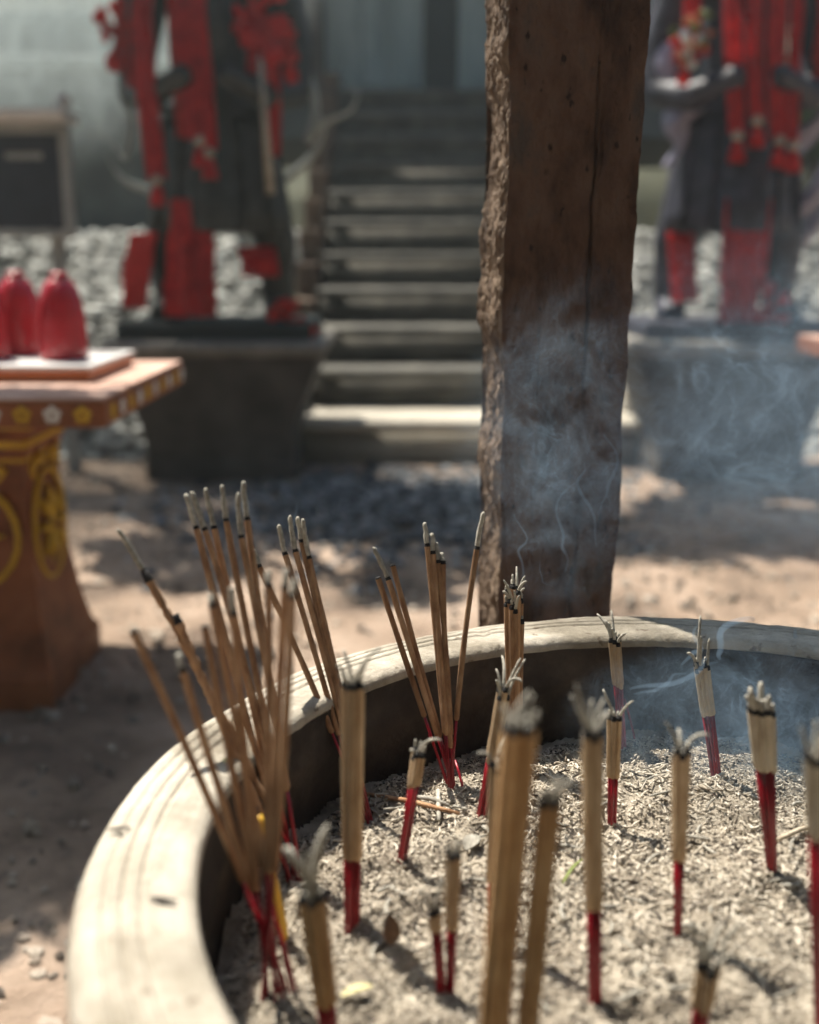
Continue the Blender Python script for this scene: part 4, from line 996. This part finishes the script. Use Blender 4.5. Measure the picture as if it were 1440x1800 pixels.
def leaf(name, c, d, L, W, m, lab, z=None, up=.3, on_rim=False):
    p = at_z(c[0], c[1], RIM - .0004) if on_rim else base_on_ash(*c); p.z += 0 if on_rim else .005
    d = Vector((d[0], d[1], up)).normalized(); s = d.cross(Vector((0, 0, 1))).normalized(); nn = s.cross(d); mb = MB(); N = 7
    top, bot = [], []
    for i in range(N):
        t = i / (N - 1); w = W * math.sin(math.pi * (.06 + .9 * t)) ** .8; c_ = p + d * L * (t - .5 if not up > .5 else t) + nn * (.02 if on_rim else .12) * L * math.sin(math.pi * t)
        for k in (-1, 0, 1): top.append(c_ + s * w * k * .5 + nn * (.12 * W * abs(k))); bot.append(c_ + s * w * k * .5 + nn * (.12 * W * abs(k) - .0006))
    n3 = len(top); f = []
    for i in range(N - 1):
        for k in (0, 1):
            a = i * 3 + k; f.append((a, a + 1, a + 4, a + 3)); f.append((n3 + a + 1, n3 + a, n3 + a + 3, n3 + a + 4))
        for k in (0, 2): a = i * 3 + k; f.append((a, a + 3, n3 + a + 3, n3 + a))
    mb.add(top + bot, f); return tag(mb.build(name, m, None, True, tuple(p)), lab, 'leaf')
leaf('leaf', (1005, 1545), (.7, .8), .030, .0026, M['greenleaf'], 'narrow green leaf blade lying in the ash left of the long pale bundle', up=.35)
leaf('leaf', (688, 1672), (-.1, .3), .020, .012, M['brownleaf'], 'brown curled leaf standing up in the ash', up=1.6)
leaf('leaf', (628, 1756), (.9, .3), .020, .007, M['yellowleaf'], 'yellowed leaf on the ash right of the blurred bent-ash bundle', up=.1)
leaf('leaf', (830, 1492), (.6, .9), .018, .013, M['ashtip'], 'pale flake of burnt leaf beside the forked pair', up=.2)
leaf('leaf', (210, 1457), (1, .15), .014, .004, M['twig'], 'dark withered leaf scrap on the outer rim', up=.02, on_rim=True)
leaf('leaf', (288, 1582), (1, -.25), .017, .0035, M['twig'], 'dark slender leaf scrap near the inner edge of the rim', up=.02, on_rim=True)
leaf('leaf', (398, 1336), (.4, .9), .008, .005, M['yellowleaf'], 'tiny yellow leaf scrap on the rim behind the left fan', up=.02, on_rim=True)

# ---------------------------------------------------------------- drifting smoke
def smoke_mat(name, dens, scale, lo, hi, col=(.47, .67, .88), aniso=.35, fall=True, step=.35):
    m = bpy.data.materials.new(name); m.use_nodes = True; nt = m.node_tree; N = nt.nodes; L = nt.links
    N.remove(N['Principled BSDF']); out = N['Material Output']
    v = N.new('ShaderNodeVolumePrincipled'); v.inputs['Color'].default_value = (*col, 1); v.inputs['Anisotropy'].default_value = aniso
    L.new(v.outputs[0], out.inputs['Volume'])
    if scale is None: v.inputs['Density'].default_value = dens; return m
    tc = N.new('ShaderNodeTexCoord'); n1 = N.new('ShaderNodeTexNoise'); n1.inputs['Scale'].default_value = scale; n1.inputs['Detail'].default_value = 5; n1.inputs['Distortion'].default_value = 1.4
    n1.inputs['Roughness'].default_value = .6
    L.new(tc.outputs['Object'], n1.inputs[0])
    mr = N.new('ShaderNodeMapRange'); mr.inputs[1].default_value = lo; mr.inputs[2].default_value = hi; L.new(n1.outputs[0], mr.inputs[0])
    # filaments: thin sheets where a second, warped noise crosses its mean
    n2 = N.new('ShaderNodeTexNoise'); n2.inputs['Scale'].default_value = scale * 1.5; n2.inputs['Detail'].default_value = 3; n2.inputs['Distortion'].default_value = 2.6; L.new(tc.outputs['Object'], n2.inputs[0])
    sb = N.new('ShaderNodeMath'); sb.operation = 'SUBTRACT'; sb.inputs[1].default_value = .5; L.new(n2.outputs[0], sb.inputs[0])
    ab = N.new('ShaderNodeMath'); ab.operation = 'ABSOLUTE'; L.new(sb.outputs[0], ab.inputs[0])
    fl = N.new('ShaderNodeMapRange'); fl.inputs[1].default_value = .016; fl.inputs[2].default_value = 0; fl.inputs[3].default_value = 0; fl.inputs[4].default_value = 7.0; L.new(ab.outputs[0], fl.inputs[0])
    mm = N.new('ShaderNodeMath'); mm.operation = 'MULTIPLY_ADD'; L.new(fl.outputs[0], mm.inputs[0]); L.new(mr.outputs[0], mm.inputs[1]); L.new(mr.outputs[0], mm.inputs[2])
    mr = mm
    g = N.new('ShaderNodeVectorMath'); g.operation = 'LENGTH'; mp = N.new('ShaderNodeMapping'); mp.vector_type = 'TEXTURE'
    L.new(tc.outputs['Generated'], mp.inputs[0]); mp.inputs['Location'].default_value = (.5, .5, .5); mp.inputs['Scale'].default_value = (.5, .5, .5); L.new(mp.outputs[0], g.inputs[0])
    fr = N.new('ShaderNodeMapRange'); fr.inputs[1].default_value = 1.0; fr.inputs[2].default_value = .35; L.new(g.outputs['Value'], fr.inputs[0])
    mu = N.new('ShaderNodeMath'); mu.operation = 'MULTIPLY'; L.new(mr.outputs[0], mu.inputs[0]); L.new(fr.outputs[0], mu.inputs[1])
    m2 = N.new('ShaderNodeMath'); m2.operation = 'MULTIPLY'; L.new(mu.outputs[0], m2.inputs[0]); m2.inputs[1].default_value = dens
    L.new(m2.outputs[0], v.inputs['Density'])
    m.cycles.volume_step_rate = step
    return m
def smoke_cloud(c, r, dens, scale, lo, hi, lab, rot=0, step=.35, col=(.47, .67, .88)):
    mb = MB(); mb.ico((0, 0, 0), r, 3); o = mb.build('smoke', smoke_mat('smoke', dens, scale, lo, hi, col=col, step=step), None, True)
    o.location = c; o.rotation_euler = (0, rot, 0); tag(o, lab, 'smoke', kind='stuff')
smoke_cloud((.19, 1.075, .80), (.16, .065, .20), 5.0, 17, .40, .74, 'blue smoke curling up the foot of the post')
smoke_cloud((.50, 1.25, .83), (.36, .17, .24), 2.0, 6, .36, .75, 'thin blue smoke drifting right of the post')
smoke_cloud((.36, .87, .605), (.24, .085, .09), 5.5, 14, .36, .72, 'blue smoke hanging against the far inner wall of the burner')
smoke_cloud((-2.15, 5.9, 2.75), (1.9, 1.1, 1.4), 1.5, .8, .28, .75, 'pale smoke added to brighten the upper left of the yard', step=1.0, col=(.84, .94, .93))  # cloud added for the pale glow in this corner
rw = random.Random(8); mb = MB()
def wisp(p0, p1, amp, r, n=26, sd=0):
    p0 = Vector(p0); p1 = Vector(p1); r_ = random.Random(sd); ph = [r_.uniform(0, 6.28) for _ in range(4)]
    pts = []
    for i in range(n + 1):
        t = i / n; k = amp * (.3 + t)
        pts.append(p0.lerp(p1, t) + Vector((k * math.sin(t * 5 + ph[0]) + .4 * k * math.sin(t * 13 + ph[1]), .4 * k * math.sin(t * 6 + ph[2]), k * .7 * math.sin(t * 7 + ph[3]))))
    mb.tube(pts, [r * (.25 + .9 * math.sin(math.pi * (.08 + .84 * i / n))) for i in range(n + 1)], 8)
W = lambda px, py, Y: at_y(px, py, Y)
for k, (a, b, Y, amp, r) in enumerate((((1112, 1214), (1262, 1168), .83, .006, .0022), ((1112, 1222), (1215, 1190), .83, .006, .0016), ((1200, 1170), (1240, 1110), .90, .006, .0022),
        ((1045, 960), (1030, 800), 1.10, .010, .0018), ((985, 1010), (1010, 860), 1.10, .012, .0018), ((930, 1030), (900, 905), 1.08, .008, .0012), ((1060, 900), (1075, 770), 1.10, .008, .0018), ((945, 985), (965, 1035), 1.0, .003, .0006),
        ((255, 1000), (203, 918), .76, .0015, .0005), ((683, 1015), (650, 955), .90, .003, .001), ((519, 960), (515, 885), .86, .002, .0008), ((1265, 1160), (1300, 1080), .92, .010, .003), ((1350, 1230), (1380, 1120), .95, .010, .003))):
    wisp(W(*a, Y), W(*b, Y + .01), amp, r, sd=k)
o = mb.build('smoke_wisps', smoke_mat('smoke_wisp', 55, None, 0, 0), None, True)
tag(o, 'fine curling wisps of smoke rising from the burning tips', 'smoke', kind='stuff')

# ---------------------------------------------------------------- hazy air of the yard
mb = MB(); mb.box((-62, -62, -1.2), (62, 62, 13))
o = mb.build('haze', smoke_mat('haze_air', .0075, None, 0, 0, (.78, .90, .93), .75)); tag(o, 'thin smoky haze filling the yard', 'haze', kind='stuff')
